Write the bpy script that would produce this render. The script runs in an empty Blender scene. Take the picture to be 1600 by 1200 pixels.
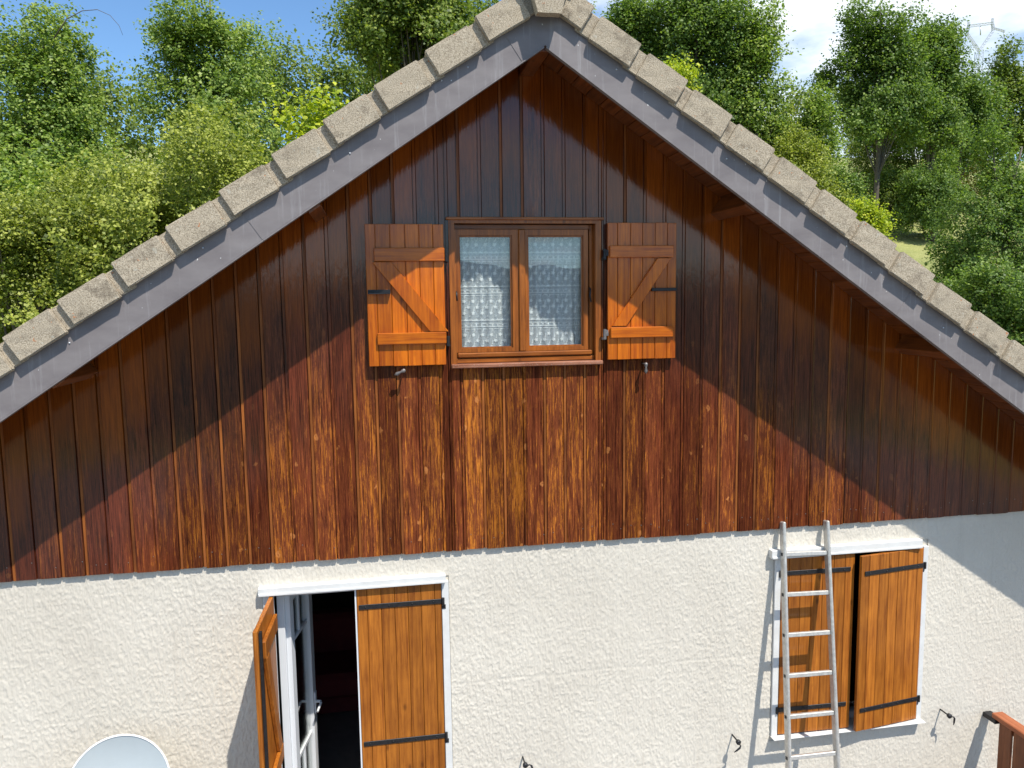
import bpy, bmesh, math, random
import numpy as np
from mathutils import Vector, Matrix

random.seed(11)
rng = np.random.default_rng(11)
scene = bpy.context.scene
COL = scene.collection

# ------------------------------------------------------------------ camera
D = 5.2                      # metres from the gable to the camera
CZ = 4.4                     # camera height
FPX = 1200.0                 # focal length in photo pixels (1600 wide)
YAW, PITCH, ROLL = map(math.radians, (9.728, 6.353, -0.792))
cy, sy, cp, sp = math.cos(YAW), math.sin(YAW), math.cos(PITCH), math.sin(PITCH)
fw = Vector((sy * cp, cy * cp, -sp))
rt0 = Vector((cy, -sy, 0))
up0 = rt0.cross(fw)
rt = math.cos(ROLL) * rt0 + math.sin(ROLL) * up0
up = -math.sin(ROLL) * rt0 + math.cos(ROLL) * up0
CAM = Vector((0, -D, CZ))
cam_d = bpy.data.cameras.new('camera')
cam_d.sensor_width = 36
cam_d.lens = FPX / 1600 * 36
cam_d.clip_start, cam_d.clip_end = 0.1, 3000
cam = bpy.data.objects.new('camera', cam_d)
COL.objects.link(cam)
m = Matrix((rt, up, -fw)).transposed().to_4x4()
m.translation = CAM
cam.matrix_world = m
scene.camera = cam


def ray(x, y):
    return fw + (x - 800) / FPX * rt - (y - 600) / FPX * up


def px(x, y, Y=0.0):
    """photo pixel -> point on the vertical plane at depth Y"""
    v = ray(x, y)
    return CAM + v * ((Y + D) / v.y)


def pz(x, y, Z):
    """photo pixel -> point at height Z"""
    v = ray(x, y)
    return CAM + v * ((Z - CZ) / v.z)


# ------------------------------------------------------------------ world, sun, exposure
SUN = Vector((0.055, -0.105, 0.195)).normalized()
w = bpy.data.worlds.new('World')
scene.world = w
w.use_nodes = True
nt = w.node_tree
bg = nt.nodes['Background']
sky = nt.nodes.new('ShaderNodeTexSky')
sky.sky_type = 'NISHITA'
sky.sun_disc = False
sky.sun_elevation = math.asin(SUN.z)
sky.sun_rotation = math.atan2(SUN.x, SUN.y)
sky.altitude = 300
sky.air_density = 1.0
sky.dust_density = 0.25
sky.ozone_density = 2.2
tc = nt.nodes.new('ShaderNodeTexCoord')
sep = nt.nodes.new('ShaderNodeSeparateXYZ')
nt.links.new(tc.outputs['Generated'], sep.inputs[0])


def wm(op, a, b):
    n = nt.nodes.new('ShaderNodeMath')
    n.operation = op
    for i, v in enumerate((a, b)):
        if isinstance(v, (int, float)):
            n.inputs[i].default_value = v
        else:
            nt.links.new(v, n.inputs[i])
    return n.outputs[0]


zz = wm('ADD', wm('MAXIMUM', sep.outputs[2], 0.0), 0.12)
comb = nt.nodes.new('ShaderNodeCombineXYZ')
nt.links.new(wm('DIVIDE', sep.outputs[0], zz), comb.inputs[0])
nt.links.new(wm('DIVIDE', sep.outputs[1], zz), comb.inputs[1])
comb.inputs[2].default_value = 26.6
cn = nt.nodes.new('ShaderNodeTexNoise')
cn.inputs['Scale'].default_value = 0.55
cn.inputs['Detail'].default_value = 9
cn.inputs['Roughness'].default_value = 0.56
nt.links.new(comb.outputs[0], cn.inputs['Vector'])
cr = nt.nodes.new('ShaderNodeValToRGB')
cr.color_ramp.elements[0].position = 0.49
cr.color_ramp.elements[1].position = 0.58
nt.links.new(cn.outputs[0], cr.inputs[0])
mixc = nt.nodes.new('ShaderNodeMixRGB')
nt.links.new(cr.outputs[0], mixc.inputs[0])
tint = nt.nodes.new('ShaderNodeMixRGB')
tint.blend_type = 'MULTIPLY'
tint.inputs[0].default_value = 1.0
nt.links.new(sky.outputs[0], tint.inputs[1])
tint.inputs[2].default_value = (0.92, 1.15, 1.30, 1)
nt.links.new(tint.outputs[0], mixc.inputs[1])
mixc.inputs[2].default_value = (8.0, 8.6, 9.2, 1)
nt.links.new(mixc.outputs[0], bg.inputs[0])
bg.inputs[1].default_value = 0.118

sl = bpy.data.lights.new('sun', 'SUN')
sl.energy = 5.0
sl.angle = math.radians(0.53)
sl.color = (1.0, 0.955, 0.88)
so = bpy.data.objects.new('sun', sl)
so.rotation_euler = (-SUN).to_track_quat('-Z', 'Y').to_euler()
so.location = (6, -12, 22)
COL.objects.link(so)

vs = scene.view_settings
vs.view_transform = 'Standard'
vs.look = 'None'
vs.gamma = 1
vs.use_curve_mapping = False
vs.exposure = 0.32


# ------------------------------------------------------------------ node helpers
class NT:
    def __init__(s, name):
        s.m = bpy.data.materials.new(name)
        s.m.use_nodes = True
        s.t = s.m.node_tree
        s.b = s.t.nodes['Principled BSDF']
        s.out = s.t.nodes['Material Output']

    def n(s, typ, **kw):
        nd = s.t.nodes.new('ShaderNode' + typ)
        for k, v in kw.items():
            setattr(nd, k, v)
        return nd

    def put(s, sock, v):
        if isinstance(v, bpy.types.NodeSocket):
            s.t.links.new(v, sock)
        elif isinstance(v, (tuple, list)) and len(v) == 3 and sock.type == 'RGBA':
            sock.default_value = (*v, 1)
        else:
            sock.default_value = v

    def math(s, op, a, b=0.0, c=None, clamp=False):
        nd = s.n('Math', operation=op, use_clamp=clamp)
        s.put(nd.inputs[0], a)
        s.put(nd.inputs[1], b)
        if c is not None:
            s.put(nd.inputs[2], c)
        return nd.outputs[0]

    def mix(s, f, a, b, mode='MIX'):
        nd = s.n('MixRGB', blend_type=mode)
        s.put(nd.inputs[0], f)
        s.put(nd.inputs[1], a)
        s.put(nd.inputs[2], b)
        return nd.outputs[0]

    def ramp(s, v, *stops):
        nd = s.n('ValToRGB')
        e = nd.color_ramp.elements
        while len(e) < len(stops):
            e.new(0.5)
        for i, (p, c) in enumerate(stops):
            e[i].position = p
            e[i].color = (c, c, c, 1) if isinstance(c, (int, float)) else (*c, 1)
        s.put(nd.inputs[0], v)
        return nd.outputs[0]

    def pos(s, scale=(1, 1, 1), rnd=0.0):
        g = s.n('NewGeometry')
        v = g.outputs['Position']
        if rnd:
            oi = s.n('ObjectInfo')
            cb = s.n('CombineXYZ')
            s.put(cb.inputs[0], s.math('MULTIPLY', oi.outputs['Random'], rnd))
            s.put(cb.inputs[2], s.math('MULTIPLY', oi.outputs['Random'], rnd * 3.7))
            a = s.n('VectorMath', operation='ADD')
            s.put(a.inputs[0], v)
            s.put(a.inputs[1], cb.outputs[0])
            v = a.outputs[0]
        mp = s.n('VectorMath', operation='MULTIPLY')
        s.put(mp.inputs[0], v)
        mp.inputs[1].default_value = scale
        return mp.outputs[0]

    def noise(s, v, scale=1.0, detail=4, rough=0.55, dist=0.0):
        nd = s.n('TexNoise')
        s.put(nd.inputs['Vector'], v)
        nd.inputs['Scale'].default_value = scale
        nd.inputs['Detail'].default_value = detail
        nd.inputs['Roughness'].default_value = rough
        nd.inputs['Distortion'].default_value = dist
        return nd.outputs[0]

    def bump(s, h, strength=0.3, dist=0.01, normal=None):
        nd = s.n('Bump')
        nd.inputs['Strength'].default_value = strength
        nd.inputs['Distance'].default_value = dist
        s.put(nd.inputs['Height'], h)
        if normal is not None:
            s.put(nd.inputs['Normal'], normal)
        return nd.outputs[0]

    def set(s, **kw):
        for k, v in kw.items():
            s.put(s.b.inputs[k.replace('_', ' ')], v)
        return s.m


def simple(name, col, rough=0.5, metal=0.0, var=0.12, vscale=14.0, bump=0.05, coat=0.0):
    t = NT(name)
    n1 = t.noise(t.pos((vscale,) * 3), 1.0, 6, 0.65)
    f = t.ramp(n1, (0.3, 1 - var), (0.7, 1 + var * 0.6))
    c = t.mix(1.0, col, f, 'MULTIPLY')
    t.set(Base_Color=c, Roughness=rough, Metallic=metal, Coat_Weight=coat)
    if bump:
        t.set(Normal=t.bump(t.noise(t.pos((vscale * 9,) * 3), 1, 3), bump, 0.004))
    return t.m


XA, ZA, YB = 1.026, 0.0, -0.545       # ridge x, (apex z below), front of the bargeboards
apex = px(851.9, 70.6, YB)
XA, ZA = apex.x, apex.z
SL = 0.681                            # roof slope


def cladding_mat():
    t = NT('stained_cladding')
    g = t.n('NewGeometry')
    sp_ = t.n('SeparateXYZ')
    t.put(sp_.inputs[0], g.outputs['Position'])
    # distance below the rake: boards tucked under the overhang keep their varnish, lower ones have weathered
    ax = t.math('ABSOLUTE', t.math('SUBTRACT', sp_.outputs[0], XA))
    below = t.math('SUBTRACT', t.math('SUBTRACT', ZA, t.math('MULTIPLY', ax, SL)), sp_.outputs[2])
    oi = t.n('ObjectInfo')
    rag = t.noise(t.pos((9, 9, 1.6), 7), 1, 5, 0.65)
    below = t.math('ADD', below, t.math('MULTIPLY', t.math('SUBTRACT', rag, 0.5), 1.1))
    below = t.math('ADD', below, t.math('MULTIPLY', t.math('SUBTRACT', oi.outputs['Random'], 0.5), 0.30))
    varn = t.ramp(t.math('MULTIPLY', below, 0.5), (0.10, 1.0), (0.30, 0.0))      # fresh varnish
    worn = t.ramp(t.math('MULTIPLY', below, 0.25), (0.22, 0.10), (0.42, 0.72), (0.75, 1.0))
    grain = t.noise(t.pos((95, 95, 3.2), 13), 1, 8, 0.72, 0.5)
    fine = t.noise(t.pos((260, 260, 9), 13), 1, 4, 0.7)
    streak = t.math('ADD', t.math('MULTIPLY', t.noise(t.pos((66, 66, 8.0), 31), 1, 10, 0.86, 0.9), 0.64), t.math('MULTIPLY', t.noise(t.pos((30, 30, 1.6), 37), 1, 8, 0.80, 0.6), 0.36))
    patch = t.noise(t.pos((8, 8, 1.7), 17), 1, 5, 0.62)
    dark = t.mix(t.ramp(grain, (0.32, 0.0), (0.68, 1.0)), (0.026, 0.0060, 0.0040), (0.160, 0.034, 0.015))
    grey = t.mix(t.ramp(streak, (0.40, 0.0), (0.60, 1.0)), (0.026, 0.0085, 0.0070), (0.125, 0.033, 0.018))
    c = t.mix(t.ramp(t.math('ADD', patch, t.math('MULTIPLY', t.math('SUBTRACT', oi.outputs['Random'], 0.5), 0.35)), (0.40, 0.0), (0.62, 0.85)), dark, grey)
    # half worn chestnut tone, then bare orange flecks where the stain has gone
    chest = t.mix(fine, (0.135, 0.033, 0.011), (0.280, 0.080, 0.023))
    sm = t.math('MULTIPLY_ADD', streak, 0.60, t.math('MULTIPLY_ADD', grain, 0.34, t.math('MULTIPLY', patch, 0.16)))
    sm = t.math('ADD', sm, t.math('MULTIPLY', fine, 0.14))
    sm = t.math('ADD', sm, t.math('MULTIPLY', t.math('SUBTRACT', oi.outputs['Random'], 0.5), 0.05))
    c = t.mix(t.math('MULTIPLY', t.ramp(sm, (0.54, 0.0), (0.65, 0.85)), worn), c, chest)
    bare = t.math('MULTIPLY', t.ramp(sm, (0.648, 0.0), (0.676, 1.0)), worn)
    orange = t.mix(t.ramp(fine, (0.35, 0.0), (0.65, 1.0)), (0.32, 0.085, 0.008), (0.60, 0.215, 0.028))
    c = t.mix(t.math('MULTIPLY', bare, 0.80), c, orange)
    line = t.noise(t.pos((130, 130, 3.5), 51), 1, 6, 0.75, 0.5)
    c = t.mix(1.0, c, t.ramp(line, (0.37, 0.34), (0.51, 1.0), (0.66, 1.25)), 'MULTIPLY')
    # knots: small pale rings
    vo = t.n('TexVoronoi', feature='F1')
    wv = t.n('VectorMath', operation='ADD')
    t.put(wv.inputs[0], t.pos((9, 0.0, 5.2), 41))
    nn = t.n('TexNoise')
    t.put(nn.inputs['Vector'], t.pos((40, 40, 30)))
    nn.inputs['Scale'].default_value = 1
    sc = t.n('VectorMath', operation='SCALE')
    t.put(sc.inputs[0], nn.outputs['Color'])
    sc.inputs['Scale'].default_value = 0.30
    t.put(wv.inputs[1], sc.outputs[0])
    t.put(vo.inputs['Vector'], wv.outputs[0])
    vo.inputs['Scale'].default_value = 1
    ring = t.ramp(vo.outputs['Distance'], (0.02, 0.2), (0.055, 1.0), (0.11, 0.8), (0.14, 0.0))
    csel = t.n('SeparateColor')
    t.put(csel.inputs[0], vo.outputs['Color'])
    sel = t.ramp(csel.outputs[0], (0.28, 0.0), (0.34, 1.0))
    sel = t.math('MULTIPLY', sel, t.ramp(fine, (0.34, 0.35), (0.52, 1.0)))
    kn = t.math('MULTIPLY', t.math('MULTIPLY', ring, sel), t.math('MULTIPLY', worn, 0.95))
    c = t.mix(kn, c, (0.50, 0.19, 0.055))
    vc = t.mix(t.ramp(grain, (0.3, 0.0), (0.7, 1.0)), (0.120, 0.026, 0.003), (0.300, 0.072, 0.006))
    c = t.mix(t.math('MULTIPLY', varn, 0.92), c, vc)
    tint = t.math('MULTIPLY_ADD', t.math('FRACT', t.math('MULTIPLY', oi.outputs['Random'], 7.31)), 0.62, 0.66)
    c = t.mix(1.0, c, tint, 'MULTIPLY')
    h = t.math('MULTIPLY_ADD', grain, 0.6, t.math('MULTIPLY', fine, 0.4))
    nrm = t.bump(h, 0.28, 0.003)
    coatn = t.bump(t.noise(t.pos((34, 34, 9), 13), 1, 4, 0.6), 0.22, 0.004)
    coat = t.ramp(t.math('MULTIPLY', below, 0.4), (0.40, 1.0), (0.60, 0.0))
    t.b.inputs['Specular IOR Level'].default_value = 0.03
    t.set(Base_Color=c, Roughness=0.55, Normal=nrm, Coat_Weight=coat, Coat_Roughness=0.10, Coat_Normal=coatn)
    return t.m


def varnish(name, dark, light, rough=0.4, coat=0.35, grainx=70.0, speck=0.0, axis='z'):
    t = NT(name)
    sc = (grainx, grainx, 2.6) if axis == 'z' else ((2.6, grainx, grainx) if axis == 'x' else (grainx, 2.6, grainx))
    grain = t.noise(t.pos(sc, 19), 1, 6, 0.62, 0.6)
    blot = t.noise(t.pos((6, 6, 3), 23), 1, 4, 0.6)
    oi = t.n('ObjectInfo')
    f = t.math('ADD', t.math('MULTIPLY', grain, 0.65), t.math('MULTIPLY', blot, 0.35))
    c = t.mix(t.ramp(f, (0.36, 0.0), (0.62, 1.0)), dark, light)
    c = t.mix(1.0, c, t.math('MULTIPLY_ADD', oi.outputs['Random'], 0.34, 0.80), 'MULTIPLY')
    kn = t.n('TexVoronoi')
    t.put(kn.inputs['Vector'], t.pos((7, 7, 3.3), 29))
    kn.inputs['Scale'].default_value = 1
    c = t.mix(t.ramp(kn.outputs['Distance'], (0.04, 0.7), (0.12, 0.0)), c, tuple(v * 0.35 for v in dark))
    if speck:
        spk = t.ramp(t.noise(t.pos((160, 160, 160)), 1, 2), (0.60, 0.0), (0.66, 1.0))
        c = t.mix(t.math('MULTIPLY', spk, speck), c, (0.35, 0.24, 0.2))
    t.b.inputs['Specular IOR Level'].default_value = 0.2
    t.set(Base_Color=c, Roughness=rough, Coat_Weight=coat, Coat_Roughness=0.15,
          Normal=t.bump(grain, 0.22, 0.003),
          Coat_Normal=t.bump(t.noise(t.pos((60, 60, 20)), 1, 3), 0.15, 0.003))
    return t.m


def stucco_mat():
    t = NT('cream_roughcast')
    n1 = t.noise(t.pos((1.1, 1.1, 0.7)), 1, 5, 0.6)
    n2 = t.noise(t.pos((60, 60, 45)), 1, 4, 0.6)
    c = t.mix(t.ramp(n1, (0.35, 0.0), (0.65, 1.0)), (0.60, 0.55, 0.465), (0.67, 0.62, 0.53))
    c = t.mix(t.ramp(n2, (0.35, 0.10), (0.7, 0.0)), c, (0.45, 0.40, 0.33))
    # a few dirt runs and faint day joints
    run = t.noise(t.pos((16, 16, 0.55)), 1, 5, 0.6)
    c = t.mix(t.ramp(run, (0.58, 0.0), (0.78, 0.30)), c, (0.42, 0.37, 0.30))
    mark = t.noise(t.pos((70, 70, 6.0)), 1, 2, 0.4)
    c = t.mix(t.ramp(mark, (0.765, 0.0), (0.785, 0.6)), c, (0.22, 0.13, 0.07))
    t.set(Base_Color=c, Roughness=0.9, Normal=t.bump(t.noise(t.pos((230, 230, 75)), 1, 3, 0.6, 0.8), 0.55, 0.005))
    t.b.inputs['Specular IOR Level'].default_value = 0.2
    return t.m


def tile_mat():
    t = NT('lichened_concrete_tile')
    n1 = t.noise(t.pos((170, 170, 170)), 1, 4, 0.7)
    n2 = t.noise(t.pos((9, 9, 9), 11), 1, 5, 0.65)
    c = t.mix(t.ramp(n1, (0.36, 0.0), (0.60, 1.0)), (0.20, 0.160, 0.112), (0.52, 0.445, 0.335))
    c = t.mix(t.ramp(n2, (0.54, 0.0), (0.72, 0.65)), c, (0.095, 0.072, 0.052))
    li = t.noise(t.pos((34, 34, 34), 5), 1, 3, 0.55)
    c = t.mix(t.math('MULTIPLY', t.ramp(li, (0.69, 0.0), (0.72, 0.85)), t.ramp(n1, (0.40, 0.3), (0.55, 1.0))), c, (0.50, 0.14, 0.020))
    li2 = t.noise(t.pos((26, 26, 26), 9), 1, 3, 0.55)
    c = t.mix(t.ramp(li2, (0.66, 0.0), (0.72, 0.5)), c, (0.50, 0.48, 0.40))
    t.set(Base_Color=c, Roughness=0.95, Normal=t.bump(t.math('ADD', n1, n2), 0.6, 0.005))
    t.b.inputs['Specular IOR Level'].default_value = 0.15
    return t.m


def barge_mat():
    t = NT('grey_sheet_bargeboard')
    n1 = t.noise(t.pos((4, 4, 9)), 1, 5, 0.6)
    c = t.mix(t.ramp(n1, (0.3, 0.0), (0.7, 1.0)), (0.165, 0.146, 0.146), (0.225, 0.203, 0.200))
    drip = t.noise(t.pos((30, 30, 1.6)), 1, 5, 0.7)
    c = t.mix(t.ramp(drip, (0.56, 0.0), (0.76, 0.6)), c, (0.36, 0.35, 0.35))
    sp2 = t.noise(t.pos((55, 55, 38)), 1, 2, 0.5)
    c = t.mix(t.ramp(sp2, (0.735, 0.0), (0.755, 0.9)), c, (0.78, 0.78, 0.76))
    t.set(Base_Color=c, Roughness=0.5, Normal=t.bump(n1, 0.08, 0.01))
    t.b.inputs['Specular IOR Level'].default_value = 0.3
    return t.m


def leaf_mat(name, c0, c1, c2, trans=0.42, rough=0.5):
    t = NT(name)
    g = t.n('NewGeometry')
    r = g.outputs['Random Per Island']
    big = t.noise(t.pos((0.55, 0.55, 0.55)), 1, 3, 0.6)
    f = t.math('ADD', t.math('MULTIPLY', r, 0.62), t.math('MULTIPLY', big, 0.55))
    c = t.ramp(f, (0.28, c0), (0.58, c1), (0.88, c2))
    t.set(Base_Color=c, Roughness=rough)
    t.b.inputs['Specular IOR Level'].default_value = 0.35
    tr = t.n('BsdfTranslucent')
    t.put(tr.inputs[0], t.mix(1.0, c, (1.15, 1.25, 0.55), 'MULTIPLY'))
    mx = t.n('MixShader')
    mx.inputs[0].default_value = trans
    t.t.links.new(t.b.outputs[0], mx.inputs[1])
    t.t.links.new(tr.outputs[0], mx.inputs[2])
    t.t.links.new(mx.outputs[0], t.out.inputs[0])
    return t.m


def bark_mat():
    t = NT('bark')
    n1 = t.noise(t.pos((22, 22, 5)), 1, 5, 0.7)
    t.set(Base_Color=t.mix(n1, (0.045, 0.036, 0.028), (0.17, 0.145, 0.115)), Roughness=0.9, Normal=t.bump(n1, 0.7, 0.03))
    return t.m


def ground_mat():
    t = NT('meadow')
    n1 = t.noise(t.pos((0.25, 0.25, 0.25)), 1, 5, 0.6)
    n2 = t.noise(t.pos((5, 5, 5)), 1, 5, 0.7)
    c = t.mix(t.ramp(n1, (0.35, 0.0), (0.65, 1.0)), (0.13, 0.17, 0.030), (0.28, 0.29, 0.080))
    c = t.mix(t.ramp(n2, (0.35, 0.0), (0.7, 0.7)), c, (0.40, 0.37, 0.15))
    # wooded hills to the south; unseen near meadow darkened too, to cut green reflections
    g = t.n('NewGeometry')
    sx = t.n('SeparateXYZ')
    t.put(sx.inputs[0], g.outputs['Position'])
    wood = t.ramp(t.math('MULTIPLY', sx.outputs[1], -0.01), (0.14, 0.0), (0.24, 1.0))
    c = t.mix(wood, c, t.mix(n2, (0.020, 0.036, 0.024), (0.050, 0.072, 0.042)))
    t.set(Base_Color=c, Roughness=0.95, Normal=t.bump(n2, 0.9, 0.12))
    return t.m


def glass_mat():
    t = NT('window_glass')
    g = t.n('NewGeometry')
    dt = t.n('VectorMath', operation='DOT_PRODUCT')
    t.put(dt.inputs[0], g.outputs['Incoming'])
    t.put(dt.inputs[1], g.outputs['Normal'])
    fz = t.math('POWER', t.math('SUBTRACT', 1.0, t.math('ABSOLUTE', dt.outputs['Value']), clamp=True), 5.0)
    fr = t.math('MULTIPLY_ADD', fz, 0.94, 0.06)
    gl = t.n('BsdfGlossy')
    gl.inputs['Roughness'].default_value = 0.004
    gl.inputs[0].default_value = (1, 1, 1, 1)
    wob = t.noise(t.pos((3, 3, 3)), 1, 1)
    t.put(gl.inputs['Normal'], t.bump(wob, 0.03, 0.02))
    tr = t.n('BsdfTransparent')
    tr.inputs[0].default_value = (0.93, 0.95, 0.94, 1)
    mx = t.n('MixShader')
    t.put(mx.inputs[0], fr)
    t.t.links.new(tr.outputs[0], mx.inputs[1])
    t.t.links.new(gl.outputs[0], mx.inputs[2])
    t.t.links.new(mx.outputs[0], t.out.inputs[0])
    return t.m


def net_mat():
    t = NT('curtain_net')
    df = t.n('BsdfDiffuse')
    df.inputs[0].default_value = (0.88, 0.92, 0.98, 1)
    tl = t.n('BsdfTranslucent')
    tl.inputs[0].default_value = (0.88, 0.92, 0.98, 1)
    m1 = t.n('MixShader')
    m1.inputs[0].default_value = 0.3
    t.t.links.new(df.outputs[0], m1.inputs[1])
    t.t.links.new(tl.outputs[0], m1.inputs[2])
    tr = t.n('BsdfTransparent')
    mx = t.n('MixShader')
    weave = t.noise(t.pos((260, 30, 260)), 1, 2)
    t.put(mx.inputs[0], t.ramp(weave, (0.34, 0.50), (0.62, 0.92)))
    t.t.links.new(tr.outputs[0], mx.inputs[1])
    t.t.links.new(m1.outputs[0], mx.inputs[2])
    t.t.links.new(mx.outputs[0], t.out.inputs[0])
    return t.m


M = dict(
    clad=cladding_mat(),
    tongue=varnish('lit_tongue', (0.11, 0.030, 0.008), (0.34, 0.105, 0.020), 0.5, 0.2, 40),  # lit orange strips of the grooves put into the tongue colour
    soffit=varnish('varnished_soffit', (0.085, 0.022, 0.006), (0.215, 0.060, 0.012), 0.45, 0.5, 60, axis='y'),
    upsh=varnish('orange_varnished_shutter', (0.30, 0.052, 0.002), (0.62, 0.155, 0.004), 0.38, 0.7, 55),
    upshx=varnish('orange_varnished_ledge', (0.30, 0.052, 0.002), (0.60, 0.15, 0.004), 0.38, 0.7, 55, axis='x'),
    losh=varnish('brown_stained_shutter', (0.195, 0.052, 0.006), (0.46, 0.155, 0.018), 0.5, 0.25, 60),
    loshx=varnish('brown_stained_ledge', (0.205, 0.062, 0.010), (0.42, 0.150, 0.026), 0.5, 0.25, 60, axis='y'),
    frame=varnish('brown_window_frame', (0.150, 0.040, 0.007), (0.38, 0.115, 0.016), 0.4, 0.45, 60),
    framex=varnish('brown_window_rail', (0.150, 0.040, 0.007), (0.38, 0.115, 0.016), 0.4, 0.45, 60, axis='x'),
    sill=varnish('speckled_sill', (0.14, 0.042, 0.016), (0.34, 0.15, 0.09), 0.5, 0.3, 50, speck=0.8, axis='x'),  # paler sill wood with scattered pale specks
    railw=varnish('red_brown_railing', (0.30, 0.085, 0.032), (0.45, 0.15, 0.062), 0.5, 0.2, 60, axis='y'),
    plankw=varnish('brown_railing_plank', (0.125, 0.040, 0.016), (0.25, 0.085, 0.032), 0.5, 0.2, 60),
    stucco=stucco_mat(), tile=tile_mat(), barge=barge_mat(), bark=bark_mat(), meadow=ground_mat(),
    glass=glass_mat(), net=net_mat(),
    lace=simple('lace_thread', (0.90, 0.91, 0.92), 0.8, var=0.03, bump=0),
    iron=simple('black_iron', (0.022, 0.022, 0.024), 0.45, 0.3, var=0.5, vscale=40),
    oldiron=simple('worn_grey_iron', (0.22, 0.20, 0.19), 0.5, 0.5, var=0.4, vscale=60),
    white=simple('white_paint', (0.66, 0.655, 0.63), 0.45, var=0.10, vscale=10),
    pvc=simple('white_pvc', (0.66, 0.67, 0.68), 0.3, var=0.02, vscale=5, bump=0),
    alu=simple('ladder_aluminium', (0.60, 0.58, 0.54), 0.42, 0.55, var=0.25, vscale=30),
    dish=simple('dish_grey', (0.40, 0.445, 0.46), 0.5, var=0.06, vscale=3, bump=0),
    dishrim=simple('dish_white_rim', (0.80, 0.80, 0.79), 0.5, var=0.12, vscale=40),
    plaster=simple('room_plaster', (0.42, 0.40, 0.37), 0.9, var=0.05),
    floor=simple('room_floor_tiles', (0.20, 0.18, 0.16), 0.4, var=0.2),
    redcloth=simple('dark_red_upholstery', (0.16, 0.015, 0.018), 0.8, var=0.2),
    deck=simple('roof_deck', (0.20, 0.18, 0.155), 0.9, var=0.3),
    terrace=simple('terrace_slabs', (0.17, 0.155, 0.14), 0.85, var=0.2, vscale=3),
    galv=simple('galvanised_steel', (0.55, 0.57, 0.60), 0.5, 0.4, var=0.1),
)


# ------------------------------------------------------------------ mesh helpers
def link(name, me, mat, parent=None):
    o = bpy.data.objects.new(name, me)
    if mat is not None and not me.materials:
        me.materials.append(mat)
    COL.objects.link(o)
    if parent is not None:
        o.parent = parent
        o.matrix_parent_inverse = parent_inv(parent)
    return o


WORLD = {}


def parent_inv(p):
    return WORLD.get(p.name, Matrix.Identity(4)).inverted()


def empty(name, loc, label, cat, group=None):
    o = bpy.data.objects.new(name, None)
    o.location = loc
    o.empty_display_size = 0.2
    COL.objects.link(o)
    WORLD[o.name] = Matrix.Translation(loc)
    tag(o, label, cat, group)
    return o


def tag(o, label=None, cat=None, group=None, kind=None):
    if label:
        o['label'] = label
    if cat:
        o['category'] = cat
    if group:
        o['group'] = group
    if kind:
        o['kind'] = kind
    return o


def bm_mesh(bm, name, smooth=False):
    me = bpy.data.meshes.new(name)
    bmesh.ops.recalc_face_normals(bm, faces=bm.faces)
    bm.to_mesh(me)
    bm.free()
    if smooth:
        for p in me.polygons:
            p.use_smooth = True
    return me


def box_into(bm, x0, x1, y0, y1, z0, z1, mat4=None):
    vs_ = [bm.verts.new(c) for c in ((x0, y0, z0), (x1, y0, z0), (x1, y1, z0), (x0, y1, z0), (x0, y0, z1), (x1, y0, z1), (x1, y1, z1), (x0, y1, z1))]
    if mat4 is not None:
        for v in vs_:
            v.co = mat4 @ v.co
    for f in ((0, 3, 2, 1), (4, 5, 6, 7), (0, 1, 5, 4), (1, 2, 6, 5), (2, 3, 7, 6), (3, 0, 4, 7)):
        bm.faces.new([vs_[i] for i in f])
    return vs_


def box(name, x0, x1, y0, y1, z0, z1, mat, parent=None, bevel=0.0, mat4=None):
    bm = bmesh.new()
    box_into(bm, x0, x1, y0, y1, z0, z1)
    if bevel:
        bmesh.ops.bevel(bm, geom=bm.edges[:], offset=bevel, segments=1, affect='EDGES')
    if mat4 is not None:
        bmesh.ops.transform(bm, matrix=mat4, verts=bm.verts)
    return link(name, bm_mesh(bm, name), mat, parent)


def prism(name, pts, y0, y1, mat, parent=None, bevel=0.0, mat4=None):
    """polygon in the x-z plane extruded along y"""
    bm = bmesh.new()
    a = [bm.verts.new((x, y0, z)) for x, z in pts]
    b = [bm.verts.new((x, y1, z)) for x, z in pts]
    bm.faces.new(a)
    bm.faces.new(b[::-1])
    n = len(pts)
    for i in range(n):
        bm.faces.new([a[i], b[i], b[(i + 1) % n], a[(i + 1) % n]])
    if bevel:
        bmesh.ops.bevel(bm, geom=bm.edges[:], offset=bevel, segments=1, affect='EDGES')
    if mat4 is not None:
        bmesh.ops.transform(bm, matrix=mat4, verts=bm.verts)
    return link(name, bm_mesh(bm, name), mat, parent)


def tube_into(bm, pts, radii, seg=8, cap=True):
    pts = [Vector(p) for p in pts]
    rings = []
    for i, p in enumerate(pts):
        d = (pts[min(i + 1, len(pts) - 1)] - pts[max(i - 1, 0)]).normalized()
        a = d.orthogonal().normalized() if i == 0 else (rings[-1][1] - d * rings[-1][1].dot(d)).normalized()
        b = d.cross(a)
        r = radii[i] if isinstance(radii, (list, tuple)) else radii
        rings.append(([bm.verts.new(p + r * (math.cos(k * 2 * math.pi / seg) * a + math.sin(k * 2 * math.pi / seg) * b)) for k in range(seg)], a))
    for (r0, _), (r1, _) in zip(rings, rings[1:]):
        for k in range(seg):
            bm.faces.new((r0[k], r0[(k + 1) % seg], r1[(k + 1) % seg], r1[k]))
    if cap:
        bm.faces.new(rings[0][0][::-1])
        bm.faces.new(rings[-1][0])


def tube(name, pts, radii, mat, parent=None, seg=8):
    bm = bmesh.new()
    tube_into(bm, pts, radii, seg)
    return link(name, bm_mesh(bm, name, True), mat, parent)


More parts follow.
